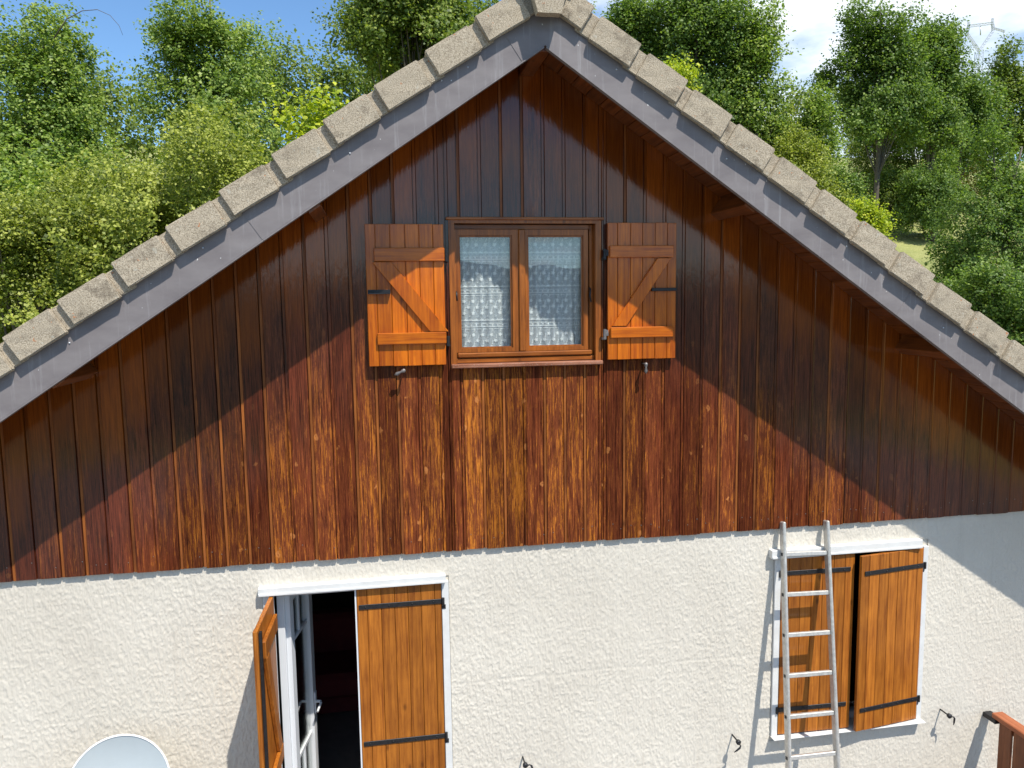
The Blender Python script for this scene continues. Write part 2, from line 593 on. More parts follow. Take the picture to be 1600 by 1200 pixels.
# ------------------------------------------------------------------ terrain
def ground_h(x, y):
    s = np.clip((y - 9.0) / 4.0, 0, 1)
    h = s * s * (3 - 2 * s) * 0.6
    h = h + np.clip(y - 11, 0, 52) * 0.265 + np.clip(y - 63, 0, 900) * 0.19
    h = h + np.clip(-y - 60, 0, 1e4) * 0.052 * (0.8 + 0.35 * np.sin(x * 0.012 + 1.0) + 0.12 * np.sin(x * 0.05))
    far = np.clip((np.abs(y) - 20) / 60, 0, 1)
    return h + far * (1.4 * np.sin(x * 0.043 + 0.6) + 0.8 * np.sin(x * 0.11 + y * 0.05)) - 0.0


def axis_pts():
    a = np.concatenate([np.arange(-700, -80, 20), np.arange(-80, 80, 2.0), np.arange(80, 701, 20)])
    return a


gx, gy = axis_pts(), axis_pts()
GX, GY = np.meshgrid(gx, gy)
GZ = ground_h(GX, GY) + 0.0
nxg, nyg = len(gx), len(gy)
idx = np.arange(nxg * nyg).reshape(nyg, nxg)
quads = np.stack([idx[:-1, :-1], idx[:-1, 1:], idx[1:, 1:], idx[1:, :-1]], -1).reshape(-1, 4)


def np_mesh(name, verts, faces, smooth=False):
    me = bpy.data.meshes.new(name)
    nv, nf = len(verts), len(faces)
    k = faces.shape[1]
    me.vertices.add(nv)
    me.vertices.foreach_set('co', np.ascontiguousarray(verts, np.float32).ravel())
    me.loops.add(nf * k)
    me.loops.foreach_set('vertex_index', np.ascontiguousarray(faces, np.int32).ravel())
    me.polygons.add(nf)
    me.polygons.foreach_set('loop_start', np.arange(0, nf * k, k, dtype=np.int32))
    if smooth:
        me.polygons.foreach_set('use_smooth', np.ones(nf, bool))
    me.update(calc_edges=True)
    return me


g_o = link('ground', np_mesh('ground', np.stack([GX, GY, GZ], -1).reshape(-1, 3), quads, True), M['meadow'])
tag(g_o, kind='structure')
te = box('terrace', -12, 14, -16, -0.02, 0.06, 0.2, M['terrace'])  # unseen front part lengthened to keep green bounce off the boards
tag(te, kind='structure')

# ------------------------------------------------------------------ house
WX0, WX1 = -3.62, 5.67
HY = 8.6
SY = 0.03                     # stucco face; the cladding face is at y = 0
ZC = px(800, 854.5, 0).z      # lower edge of the cladding
house = empty('house', (XA, 4.0, 0.1), 'house with dark stained timber gable above cream roughcast wall', 'house')

# openings in the roughcast
FLOOR = 0.26
dl, dr_ = px(428, 935, SY).x, px(690, 935, SY).x           # door opening
dtop = px(550, 921, SY).z
wl, wr = px(1216, 1000, SY).x, px(1434, 1000, SY).x        # ground floor window opening
wtop = px(1330, 860, SY).z
wbot = px(1316, 1135, SY).z
ul, ur = px(709, 450, 0).x, px(933, 450, 0).x              # gable window opening
utop, ubot = px(820, 349, 0).z, px(820, 566, 0).z


def rect_wall(bm, x0, x1, z0, z1, y0, y1, holes):
    xs = sorted({x0, x1, *[h[0] for h in holes], *[h[1] for h in holes]})
    for a, b in zip(xs, xs[1:]):
        zs = [z0]
        for h in sorted((h for h in holes if h[0] <= a and b <= h[1]), key=lambda h: h[2]):
            zs += [h[2], h[3]]
        zs.append(z1)
        for c, d in zip(zs[::2], zs[1::2]):
            if d - c > 1e-4:
                box_into(bm, a, b, y0, y1, c, d)


bm = bmesh.new()
rect_wall(bm, WX0, WX1, 0.0, ZC + 0.06, SY + 0.006, 0.26, [(dl, dr_, FLOOR, dtop), (wl, wr, wbot, wtop)])
box_into(bm, WX0, WX0 + 0.25, 0.26, HY, 0.0, 2.70)
box_into(bm, WX1 - 0.25, WX1, 0.26, HY, 0.0, 2.70)
box_into(bm, WX0 + 0.25, WX1 - 0.25, HY - 0.25, HY, 0.0, 2.70)
link('wall', bm_mesh(bm, 'wall'), M['stucco'], house)

# gable masonry behind the boards, with the hole for the window
bm = bmesh.new()
gz = lambda x: ZA - SL * abs(x - XA) + 0.14
for a, b in ((WX0, ul), (ul, ur), (ur, WX1)):
    xs = [a] + ([XA] if a < XA < b else []) + [b]
    for c, d in zip(xs, xs[1:]):
        segs = [(ZC + 0.06, None)] if not (a == ul) else [(ZC + 0.06, ubot), (utop, None)]
        for lo, hi in segs:
            pts = [(c, lo), (d, lo), (d, hi if hi else max(gz(d), lo + .01)), (c, hi if hi else max(gz(c), lo + .01))]
            f = [bm.verts.new((x, 0.034, z)) for x, z in pts]
            g = [bm.verts.new((x, 0.22, z)) for x, z in pts]
            bm.faces.new(f)
            bm.faces.new(g[::-1])
            for i in range(4):
                bm.faces.new([f[i], g[i], g[(i + 1) % 4], f[(i + 1) % 4]])
link('gable_backing', bm_mesh(bm, 'gable_backing'), M['plaster'], house)

# rooms behind the openings
bm = bmesh.new()
box_into(bm, WX0 + 0.25, WX1 - 0.25, 0.262, HY - 0.25, 2.60, 2.70)
link('ceiling', bm_mesh(bm, 'ceiling'), M['plaster'], house)
box('room_floor', WX0 + 0.25, WX1 - 0.25, 0.0, HY - 0.25, 0.1, FLOOR, M['floor'], house)
box('partition', 1.6, 1.7, 0.262, HY - 0.25, FLOOR, 2.60, M['plaster'], house)
box('partition', -0.9, 3.0, 3.4, 3.5, 2.70, 5.3, M['plaster'], house)


# ---- real relief of the roughcast
def vnoise(x, y, seed):
    r = np.random.default_rng(seed)
    L = r.random((512, 512)).astype(np.float32)
    xi, yi = np.floor(x).astype(int), np.floor(y).astype(int)
    fx, fy = x - xi, y - yi
    fx, fy = fx * fx * (3 - 2 * fx), fy * fy * (3 - 2 * fy)
    g = lambda i, j: L[(xi + i) % 512, (yi + j) % 512]
    return (g(0, 0) * (1 - fx) + g(1, 0) * fx) * (1 - fy) + (g(0, 1) * (1 - fx) + g(1, 1) * fx) * fy


sx_, st = 0.0051, 0.0076
xs = np.arange(-2.65, 5.45, sx_)
zs = np.arange(0.44, ZC + 0.035, st)
X, Z = np.meshgrid(xs, zs)
wx = X + 0.013 * (vnoise(X * 50, Z * 30, 1) - 0.5) + 0.007 * (vnoise(X * 80, Z * 60, 2) - 0.5)
wz = Z + 0.018 * (vnoise(X * 30, Z * 24, 3) - 0.5)
n1_ = vnoise(wx * 64, wz * 21, 4)
n2_ = vnoise(wx * 88 + 7.3, wz * 33 + 3.1, 5)
h = np.maximum(np.exp(-((n1_ - 0.5) / 0.11) ** 2), 0.9 * np.exp(-((n2_ - 0.52) / 0.10) ** 2))
h = 0.0036 * h + 0.0014 * vnoise(X * 110, Z * 70, 6)
h *= 0.75 + 0.5 * vnoise(X * 1.6, Z * 1.4, 7)
for zj in (1.66,):                                   # a faint day joint
    h *= 1 - 0.5 * np.exp(-((Z - zj - 0.006 * np.sin(X * 9)) / 0.008) ** 2) * (vnoise(X * 2.3, Z * 0 + 0.5, 9) > 0.5)
V = np.stack([X, SY - h, Z], -1)
id2 = np.arange(X.size).reshape(X.shape)
q = np.stack([id2[:-1, :-1], id2[:-1, 1:], id2[1:, 1:], id2[1:, :-1]], -1)
cx_, cz_ = X[:-1, :-1] + sx_ / 2, Z[:-1, :-1] + st / 2
keep = ~(((cx_ > dl - 0.075) & (cx_ < dr_ + 0.055) & (cz_ < dtop + 0.05)) | ((cx_ > wl - 0.055) & (cx_ < wr + 0.05) & (cz_ < wtop + 0.05) & (cz_ > wbot - 0.05)))
# leave out what lies well outside any view of this wall
dx_, dy_, dz_ = cx_ - CAM.x, SY - CAM.y, cz_ - CAM.z
den = dx_ * fw.x + dy_ * fw.y + dz_ * fw.z
yy_ = 600 - FPX * (dx_ * up.x + dy_ * up.y + dz_ * up.z) / den
keep &= yy_ < 1330
link('roughcast_coat', np_mesh('roughcast_coat', V.reshape(-1, 3), q[keep], True), M['stucco'], house)

# ---- gable boards, each cut to the rake and round the window
PITCH_B = 0.1445
x_ref = px(138.7, 900, 0).x
nb0 = math.floor((WX0 - x_ref) / PITCH_B)
board_i = 0


def board(xa, xb, z0, z1f, jit):
    """a tongue-and-groove board: face with chamfered edges plus a narrow recessed tongue on its right"""
    global board_i
    bm = bmesh.new()
    tg = 0.019
    prof = [(xa + 0.001, 0.022), (xa + 0.001, 0.006), (xa + 0.005, 0.0), (xb - tg - 0.004, 0.0), (xb - tg, 0.018), (xb - tg + 0.0035, 0.018), (xb - tg + 0.0040, 0.007), (xb + 0.001, 0.007), (xb + 0.001, 0.022)]
    prof = [(x, y + jit) for x, y in prof]
    lo = [bm.verts.new((x, y, z0)) for x, y in prof]
    hi = [bm.verts.new((x, y, z1f(x))) for x, y in prof]
    k = len(prof)
    for i in range(k):
        bm.faces.new([lo[i], lo[(i + 1) % k], hi[(i + 1) % k], hi[i]])
    bm.faces.new(lo[::-1])
    bm.faces.new(hi)
    board_i += 1
    me = bm_mesh(bm, 'cladding_board')
    me.materials.append(M['clad'])
    if random.random() < 0.5:
        me.materials.append(M['tongue'])
        for p in me.polygons:
            c = p.center
            if p.normal.y < -0.5 and c.x > xb - tg + 0.0037:
                p.material_index = 1
    return link('cladding_board', me, None, house)


for i in range(nb0, nb0 + 80):
    xa = x_ref + i * PITCH_B
    xb = xa + PITCH_B
    if xa < WX0 - 0.02 or xb > WX1 + 0.02:
        continue
    zb = ZC + random.uniform(-0.004, 0.004)
    jit = random.uniform(0, 0.0025)
    top = lambda x: ZA - SL * abs(x - XA) + 0.15
    if max(top(xa), top(xb)) < zb + 0.05:
        continue
    t0 = lambda x: max(top(x), ZC + 0.012)
    cuts = []
    ol, orr = ul - 0.03, ur + 0.03
    if xb <= ol + 0.002 or xa >= orr - 0.002:
        board(xa, xb, zb, t0, jit)
    else:
        if xa < ol - 0.02:                          # board notched by the window jamb: full height sliver
            board(xa, ol, zb, t0, jit)
            xa2 = ol
        else:
            xa2 = xa
        xb2 = xb
        if xb > orr + 0.02:
            board(orr, xb, zb, t0, jit)
            xb2 = orr
        board(xa2, xb2, zb, lambda x: ubot - 0.02, jit)
        board(xa2, xb2, utop + 0.02, t0, jit)

# small nail heads along the lower edge
bm = bmesh.new()
for i in range(nb0, nb0 + 66):
    for fx in (0.3, 0.75):
        if random.random() < 0.55:
            x = x_ref + (i + fx) * PITCH_B + random.uniform(-0.012, 0.012)
            if WX0 < x < WX1:
                z = ZC + random.uniform(0.07, 0.12)
                r = 0.0035
                vs_ = [bm.verts.new((x + r * math.cos(a), -0.0015, z + r * math.sin(a))) for a in np.linspace(0, 2 * math.pi, 7)[:-1]]
                bm.faces.new(vs_)
o = link('nail_heads', bm_mesh(bm, 'nail_heads'), M['oldiron'], house)
tag(o, kind='stuff')

# ---- roof: deck, soffit boards, bargeboards, purlins, verge tiles, ridge tiles
cs, sn = 1 / math.hypot(1, SL), SL / math.hypot(1, SL)
RUN = 5.15
RISE = 0.03                   # soffit height over the lower edge line of the bargeboard
bm = bmesh.new()
for s in (-1, 1):
    L = RUN / cs
    mt = Matrix(((s * cs, 0, sn * s, XA), (0, 1, 0, 0), (-sn, 0, cs, ZA), (0, 0, 0, 1)))
    # local: u down the slope, y, v normal to the slope
    u0 = (0.10 + 0.0) * sn / cs
    box_into(bm, -0.16, L, -0.516, HY + 0.3, 0.131, 0.24, mt)
roof = link('roof', bm_mesh(bm, 'roof'), M['deck'], house)


def slope_m(s):
    return Matrix(((s * cs, 0, sn * s, XA), (0, 1, 0, 0), (-sn, 0, cs, ZA), (0, 0, 0, 1)))


for s in (-1, 1):
    mt = slope_m(s)
    u = -0.068
    while u < RUN / cs - 0.12:
        wdt = 0.118
        box('soffit_board', u, u + wdt - 0.003, -0.512, -0.002, 0.106 + random.uniform(0, 0.0015), 0.128, M['soffit'], roof, 0.003, mt)
        u += wdt
    # bargeboards in two lengths with a joint
    joints = {-1: [0.0, 0.045, 2.02, 6.1], 1: [0.0, 2.9, 6.1]}[s]
    for a, b in zip(joints, joints[1:]):
        hw = 0.245
        if a == 0.0:
            u_lo, u_hi = 0.0, -hw * sn / cs    # mitred at the ridge
        else:
            u_lo, u_hi = a + 0.0015, a + 0.0015
        if b <= 0.05:
            continue
        if s == -1 and abs(a - 0.045) < 1e-6:
            u_lo, u_hi = 0.0, -hw * sn / cs
            u_lo, u_hi = u_lo, u_hi
        bmx = bmesh.new()
        y0, y1 = YB, YB + 0.028
        pts = [(u_lo, 0.0), (b, 0.0), (b, hw), (u_hi, hw)]
        fa = [bmx.verts.new((x, y0, z)) for x, z in pts]
        fb = [bmx.verts.new((x, y1, z)) for x, z in pts]
        bmx.faces.new(fa)
        bmx.faces.new(fb[::-1])
        for i in range(4):
            bmx.faces.new([fa[i], fb[i], fb[(i + 1) % 4], fa[(i + 1) % 4]])
        # folded drip lip under the board
        box_into(bmx, max(u_lo, 0.012), b, y0 - 0.003, y0 + 0.034, -0.0095, -0.001)
        bmesh.ops.transform(bmx, matrix=mt, verts=bmx.verts)
        link('bargeboard', bm_mesh(bmx, 'bargeboard'), M['barge'], house)
    # joint cover strips of the sheet metal
    for a in joints[1:-1] + ([0.17] if s == -1 else []):
        if a > 0.1:
            box('seam', a - 0.003, a + 0.003, YB - 0.0025, YB - 0.0005, 0.0, 0.2, M['barge'], house, 0, mt)

for s in (-1, 1):
    u = 0.42
    while u < 5.6:
        bmx = bmesh.new()
        bmesh.ops.create_uvsphere(bmx, u_segments=8, v_segments=5, radius=0.0055, matrix=slope_m(s) @ Matrix.Translation((u + random.uniform(-.05, .05), YB - 0.001, 0.135 + random.uniform(-.02, .02))))
        link('screw', bm_mesh(bmx, 'screw', True), M['galv'], house)
        u += 0.93

# purlins: square with the roof; ridge purlin level
PUR = [px(833, 118.75, 0), None]
rp = px(823, 119, 0)
box('purlin', px(811.5, 119, 0).x, px(833.5, 119, 0).x, -0.514, 0.03, px(822, 119, 0).z, ZA + 0.12, M['soffit'], house, 0.004)


def purlin(pt_hi, s):
    """pt_hi: pixel on the wall plane of the purlin's lower up-slope corner"""
    c = px(*pt_hi, 0)
    mi = slope_m(s).inverted()
    l = mi @ Vector((c.x, 0, c.z))
    box('purlin', l.x, l.x + 0.085, -0.514, 0.03, l.z, 0.108, M['soffit'], house, 0.004, slope_m(s))


purlin((1110, 334), 1)
purlin((1398, 544), 1)
purlin((511, 336), -1)
purlin((153, 581), -1)

# verge tiles
GA = 0.354
TY0 = -0.592


def tile_mesh(k):
    """one verge tile in slope axes: u from its tail (0) up the slope (-u); flap at the front, pan on top"""
    r = random.Random(k)
    bm = bmesh.new()
    L, H, th = GA * 0.83, 0.148, 0.041

    def b(u0, u1, y0, y1, v0, v1):
        box_into(bm, u0, u1, y0, y1, v0, v1)
    b(-L, 0, 0, th, -H, 0.012)                      # flap
    b(-L - 0.10, -L + 0.004, 0.030, th + 0.003, -H + 0.010, 0.002)   # recessed neck
    b(-L - 0.10, -0.001, th - 0.002, 0.33, -0.016, 0.010)  # pan
    b(-0.05, 0.001, th, 0.33, -0.03, -0.014)
    bmesh.ops.subdivide_edges(bm, edges=[e for e in bm.edges if e.calc_length() > 0.12], cuts=3, use_grid_fill=True)
    bmesh.ops.bevel(bm, geom=[e for e in bm.edges if len(e.link_faces) == 2 and e.calc_face_angle(0) > 0.5], offset=0.0055, segments=2, affect='EDGES')
    for v in bm.verts:
        v.co += Vector((r.uniform(-1, 1), r.uniform(-1, 1), r.uniform(-1, 1))) * 0.0013
    me = bm_mesh(bm, 'verge_tile')
    me.materials.append(M['tile'])
    return me


TM = [tile_mesh(k) for k in range(5)]
mi = slope_m(-1).inverted()
c0 = mi @ px(178.1, 418.1, TY0)                     # a measured tail corner of a tile on the left rake
cR = slope_m(1).inverted() @ px(1270, 296, TY0)
for s, cc in ((-1, c0), (1, cR)):
    ph = cc.x % GA
    k = 0
    u = ph + 0.0
    while u < RUN / cs + 0.15:
        if u > 0.10:
            tilt = Matrix.Rotation(math.radians(-2.6 + random.uniform(-0.9, 0.9)), 4, 'Y') @ Matrix.Rotation(math.radians(random.uniform(-0.7, 0.7)), 4, 'Z')
            off = Matrix.Translation((u + random.uniform(-.005, .005), TY0 + random.uniform(-0.008, 0.001), 0.332 + random.uniform(-.003, .003)))
            o = link('verge_tile', TM[(k * 3 + (s > 0)) % 5], None, roof)
            o.matrix_world = slope_m(s) @ off @ tilt
            o.matrix_parent_inverse = Matrix.Identity(4)
            o.matrix_basis = parent_inv(house) @ slope_m(s) @ off @ tilt if False else slope_m(s) @ off @ tilt
            o.matrix_parent_inverse = Matrix.Identity(4)
        u += GA
        k += 1

# ridge tiles (trapezoid caps) and the row of pans behind
zr = ZA + 0.36
for j in range(6):
    y0 = TY0 - 0.025 + j * 0.40
    bm = bmesh.new()
    out = [(-0.158, -0.075), (-0.082, 0.148), (0.082, 0.148), (0.158, -0.075)]
    a0, a1 = 1.0, 0.94
    rings = []
    for yy, sc_, dz in ((y0, 1.0, 0.0), (y0 + 0.43, 0.92, -0.012)):
        rings.append([bm.verts.new((XA + x * sc_, yy, zr + z * sc_ + dz)) for x, z in out])
        rings.append([bm.verts.new((XA + x * sc_ * 0.86, yy + (0.0 if yy > y0 else 0.0), zr + z * sc_ * 0.86 - 0.004 + dz)) for x, z in out])
    o0, i0, o1, i1 = rings
    for k in range(3):
        bm.faces.new([o0[k], o0[k + 1], o1[k + 1], o1[k]])
        bm.faces.new([i0[k + 1], i0[k], i1[k], i1[k + 1]])
    bm.faces.new([o0[0], o1[0], i1[0], i0[0]])
    bm.faces.new([o0[3], i0[3], i1[3], o1[3]])
    if j == 0:
        # closed end: a tongue that hangs over the meeting verge tiles
        zz0 = ZA - zr
        tp = [(-0.070, zz0 + 0.140), (-0.122, zz0 + 0.33), (-0.150, 0.0), (-0.082, 0.146), (0.082, 0.146), (0.150, 0.0), (0.122, zz0 + 0.33), (0.070, zz0 + 0.140)]
        fr_ = [bm.verts.new((XA + x, y0 - 0.055, zr + z)) for x, z in tp]
        bk_ = [bm.verts.new((XA + x, y0 + 0.012, zr + z)) for x, z in tp]
        bm.faces.new(fr_)
        bm.faces.new(bk_[::-1])
        for k in range(8):
            bm.faces.new([fr_[k], bk_[k], bk_[(k + 1) % 8], fr_[(k + 1) % 8]])
    else:
        for k in range(3):
            bm.faces.new([o0[k + 1], o0[k], i0[k], i0[k + 1]])
    bmesh.ops.subdivide_edges(bm, edges=bm.edges[:], cuts=2, use_grid_fill=True)
    for v in bm.verts:
        v.co += Vector((random.uniform(-1, 1), random.uniform(-1, 1), random.uniform(-1, 1))) * 0.0016
    link('ridge_tile', bm_mesh(bm, 'ridge_tile'), M['tile'], roof)

# ------------------------------------------------------------------ gable window
bm = bmesh.new()
jw = 0.036
box_into(bm, ul - 0.028, ul + 0.012, -0.004, 0.12, ubot, utop)
box_into(bm, ur - 0.012, ur + 0.028, -0.004, 0.12, ubot, utop)
box_into(bm, ul - 0.028, ur + 0.028, -0.004, 0.12, utop, utop + 0.022)
win = link('window', bm_mesh(bm, 'window'), M['frame'], house)
box('drip_cap', ul - 0.045, ur + 0.045, -0.022, 0.03, utop + 0.0225, utop + 0.040, M['framex'], win, 0.003)
box('fixed_frame', ul + 0.0125, ul + 0.016, 0.060, 0.118, ubot + 0.03, utop - 0.001, M['frame'], win, 0.003)
box('fixed_frame', sx1 + 0.001 if False else ur - 0.040, ur - 0.013, 0.060, 0.118, ubot + 0.03, utop - 0.001, M['frame'], win, 0.003)
box('fixed_frame', ul + 0.017, ur - 0.041, 0.060, 0.118, utop - 0.034, utop - 0.001, M['framex'], win, 0.003)
box('fixed_frame', ul + 0.013, ur - 0.013, 0.030, 0.118, ubot + 0.002, ubot + 0.034, M['framex'], win, 0.004)
box('weather_bar', ul + 0.02, ur - 0.03, 0.020, 0.060, ubot + 0.040, ubot + 0.072, M['framex'], win, 0.006)
box('sill', ul - 0.03, ur + 0.03, -0.048, 0.03, ubot - 0.026, ubot + 0.001, M['sill'], win, 0.005)
sx0, sx1 = px(711, 450, 0.06).x, px(918.5, 450, 0.06).x
mid = px(816, 450, 0.06).x
sz0, sz1 = ubot + 0.074, utop - 0.036
for a, b in ((sx0, mid - 0.012), (mid + 0.012, sx1)):
    fwd = 0.030 if a == sx0 else 0.026
    fwe = 0.058 if a == sx0 else 0.034
    bm = bmesh.new()
    f0, f1 = 0.052, 0.104
    box_into(bm, a, a + fwd, f0, f1, sz0, sz1)
    box_into(bm, b - fwe, b, f0, f1, sz0, sz1)
    box_into(bm, a + fwd, b - fwe, f0, f1, sz1 - 0.04, sz1)
    box_into(bm, a + fwd, b - fwe, f0, f1, sz0, sz0 + 0.026)
    # glazing bead, set back
    e = 0.010
    for bx_ in ((a + fwd, a + fwd + e, sz0 + 0.026, sz1 - 0.04), (b - fwe - e, b - fwe, sz0 + 0.026, sz1 - 0.04)):
        box_into(bm, bx_[0], bx_[1], f0 + 0.014, f1 - 0.01, bx_[2], bx_[3])
    box_into(bm, a + fwd + e, b - fwe - e, f0 + 0.014, f1 - 0.01, sz1 - 0.04 - e, sz1 - 0.04)
    box_into(bm, a + fwd + e, b - fwe - e, f0 + 0.014, f1 - 0.01, sz0 + 0.026, sz0 + 0.026 + e)
    link('sash', bm_mesh(bm, 'sash'), M['frame'], win)
    box('pane', a + fwd + 0.004, b - fwe - 0.004, 0.078, 0.082, sz0 + 0.026 + 0.004, sz1 - 0.04 - 0.004, M['glass'], win)
box('meeting_stile', mid - 0.026, mid + 0.020, 0.036, 0.0515, sz0, sz1, M['frame'], win, 0.005)
tube('stay_hook', [(ur - 0.04, 0.055, px(921, 450, .05).z), (ur - 0.04, 0.028, px(921, 452, .05).z), (ur - 0.046, 0.022, px(921, 462, .05).z), (ur - 0.038, 0.02, px(921, 472, .05).z)], 0.006, M['iron'], win)
tube('stay_hook', [(ul + 0.02, 0.045, px(711, 456, .05).z), (ul + 0.02, 0.02, px(711, 458, .05).z), (ul + 0.022, 0.012, px(711, 470, .05).z)], 0.006, M['iron'], win)

# lace curtains behind each pane
for ci, (a, b, lab) in enumerate(((sx0 + 0.02, mid - 0.03, 'white lace curtain with a large sun patch behind the gable window'),
                                  (mid + 0.03, sx1 - 0.02, 'mostly shaded white lace curtain behind the gable window'))):
    nu, nv = 60, 8
    Zt, Zb = sz1 - 0.02, sz0 + 0.01
    uu, vv = np.meshgrid(np.linspace(0, 1, nu), np.linspace(0, 1, nv))

    def cur_y(u, v, ci=ci):
        return 0.145 + 0.010 * np.sin(u * 19 + 1.1 * v + ci) * (0.35 + 0.65 * v) + 0.006 * np.sin(u * 43 + ci * 2)
    P_ = np.stack([a + (b - a) * uu, cur_y(uu, vv), Zt + (Zb - Zt) * vv], -1).reshape(-1, 3)
    ii = np.arange(nu * nv).reshape(nv, nu)
    qq = np.stack([ii[:-1, :-1], ii[:-1, 1:], ii[1:, 1:], ii[1:, :-1]], -1).reshape(-1, 4)
    ce = empty('lace_curtain', ((a + b) / 2, 0.145, Zb), lab, 'curtain', 'lace curtains in the gable window')
    link('net', np_mesh('net', P_, qq, True), M['net'], ce)
    bm = bmesh.new()
    H_ = Zt - Zb

    def pt(x, z):
        u = min(max((x - a) / (b - a), 0), 1)
        v = min(max((Zt - z) / H_, 0), 1)
        return bm.verts.new((x, float(cur_y(u, v)) - 0.003, z))

    def petal(x, z, ang, ln, wd):
        c, s_ = math.cos(ang), math.sin(ang)
        pr = [(0, 0), (ln * .45, wd), (ln * .9, wd * .6), (ln, 0), (ln * .9, -wd * .6), (ln * .45, -wd)]
        pp = [(x + p * c - q_ * s_, z + p * s_ + q_ * c) for p, q_ in pr]
        if min(p[0] for p in pp) > a + 0.003 and max(p[0] for p in pp) < b - 0.003 and min(p[1] for p in pp) > Zb and max(p[1] for p in pp) < Zt:
            bm.faces.new([pt(*p) for p in pp])

    def strip(z, t_, gap=None):
        n_ = 40
        xs_ = np.linspace(a, b, n_ + 1)
        for k in range(n_):
            if gap and k % gap == 0:
                continue
            bm.faces.new([pt(xs_[k], z), pt(xs_[k + 1], z), pt(xs_[k + 1], z + t_), pt(xs_[k], z + t_)])
    rows = [Zt - H_ * f for f in (0.20, 0.49, 0.78)]
    for zb_ in rows:
        strip(zb_ + 0.026, 0.005)
        strip(zb_ + 0.004, 0.004, 5)
        strip(zb_ - 0.018, 0.006)
        strip(zb_ - 0.033, 0.005, 4)
        for k in range(11):
            x = a + (b - a) * (k + 0.5) / 11
            for an in (0.5, 1.57, 2.64):
                petal(x, zb_ + 0.028, an, 0.016, 0.004)
            petal(x, zb_ - 0.012, 1.57, 0.015, 0.007)
    zone = [(Zt, rows[0] + .06), (rows[0] - .05, rows[1] + .06), (rows[1] - .05, rows[2] + .06), (rows[2] - .05, Zb)]
    for z1_, z0_ in zone:
        nr = max(1, int(round((z1_ - z0_) / 0.047)))
        for rI in range(nr):
            z = z1_ - (rI + 0.5) * (z1_ - z0_) / nr
            for k in range(7):
                x = a + (b - a) * (k + (0.25 if rI % 2 else 0.75)) / 6.6
                rot = random.uniform(0, 6)
                for p5 in range(5):
                    petal(x, z, rot + p5 * 1.257, 0.015, 0.0052)
                for tt in range(3):
                    petal(x + 0.006 * tt, z + 0.018 + 0.008 * tt, 1.0 + 0.5 * tt, 0.013, 0.003)
                petal(x - 0.02, z - 0.016, 3.9, 0.016, 0.004)
    for k in range(18):
        x = a + (b - a) * (k + .5) / 18
        petal(x, Zt - 0.012, -1.57, 0.022, 0.007)
    o = link('lace_pattern', bm_mesh(bm, 'lace_pattern'), M['lace'], ce)
    tag(o, kind='stuff')


# ------------------------------------------------------------------ shutters
def fmat(org, ang):
    """local x along the leaf from the hinge, -y out of its outer face, z up"""
    return Matrix.Translation(org) @ Matrix.Rotation(ang, 4, 'Z')


def shutter(org, ang, wd, ht, joints, wood, woodx, parent, th=0.028, straps=(), ledges=(), brace=None, flip=1, label=None):
    """leaf spanning local x 0..flip*wd; joints are fractions of its width"""
    mt = fmat(org, ang)
    fx = lambda a, b: (min(a * flip, b * flip), max(a * flip, b * flip))
    x0, x1 = fx(0.003, wd - 0.003)
    sh = box('shutter', x0, x1, -th * 0.62, -0.002, 0.003, ht - 0.003, wood, parent, 0, mt)
    if label:
        sh['label'] = label
    js = [0.0] + list(joints) + [1.0]
    for a, b in zip(js, js[1:]):
        p0, p1 = fx(a * wd + 0.0012, b * wd - 0.0012)
        box('plank', p0, p1, -th - random.uniform(0, 0.0015), -th * 0.60, random.uniform(0, 0.003), ht - random.uniform(0, 0.003), wood, sh, 0.0028, mt)
    for z0, z1, xa, xb, side in ledges:              # side -1: on the outer face, +1: on the inner face
        p0, p1 = fx(xa, xb)
        y0, y1 = (-th - 0.026, -th - 0.0017) if side < 0 else (0.0, 0.026)
        box('ledge', p0, p1, y0, y1, z0, z1, woodx, sh, 0.004, mt)
    if brace:
        (ax, az), (bx, bz), hw, side = brace
        y0, y1 = (-th - 0.025, -th - 0.0017) if side < 0 else (0.0005, 0.025)
        pts = [((ax - hw) * flip, az), ((ax + hw) * flip, az), ((bx + hw) * flip, bz), ((bx - hw) * flip, bz)]
        prism('brace', pts, y0, y1, wood, sh, 0.003, mt)
    for z, xa, xb in straps:
        bmx = bmesh.new()
        p0, p1 = fx(xa, xb)
        box_into(bmx, p0, p1, -th - 0.0075, -th - 0.002, z - 0.017, z + 0.017)
        bmesh.ops.bevel(bmx, geom=bmx.edges[:], offset=0.0015, segments=1, affect='EDGES')
        for f in (0.08, 0.36, 0.64, 0.9):
            xc = p0 + (p1 - p0) * f
            bmesh.ops.create_uvsphere(bmx, u_segments=8, v_segments=5, radius=0.006, matrix=Matrix.Translation((xc, -th - 0.0075, z)))
        hx = 0.0 * flip
        bmesh.ops.transform(bmx, matrix=mt, verts=bmx.verts)
        link('strap_hinge', bm_mesh(bmx, 'strap_hinge'), M['iron'], sh)
        # knuckle and pin
        bmx = bmesh.new()
        tube_into(bmx, [(-0.012 * flip, -th - 0.004, z - 0.030), (-0.012 * flip, -th - 0.004, z + 0.022)], 0.0105, 8)
        box_into(bmx, *fx(-0.03, -0.004), -th + 0.002, -th + 0.012, z - 0.06, z - 0.03)
        bmesh.ops.transform(bmx, matrix=mt, verts=bmx.verts)
        link('hinge_pin', bm_mesh(bmx, 'hinge_pin'), M['iron'], sh)
    return sh, mt


YS = -0.044
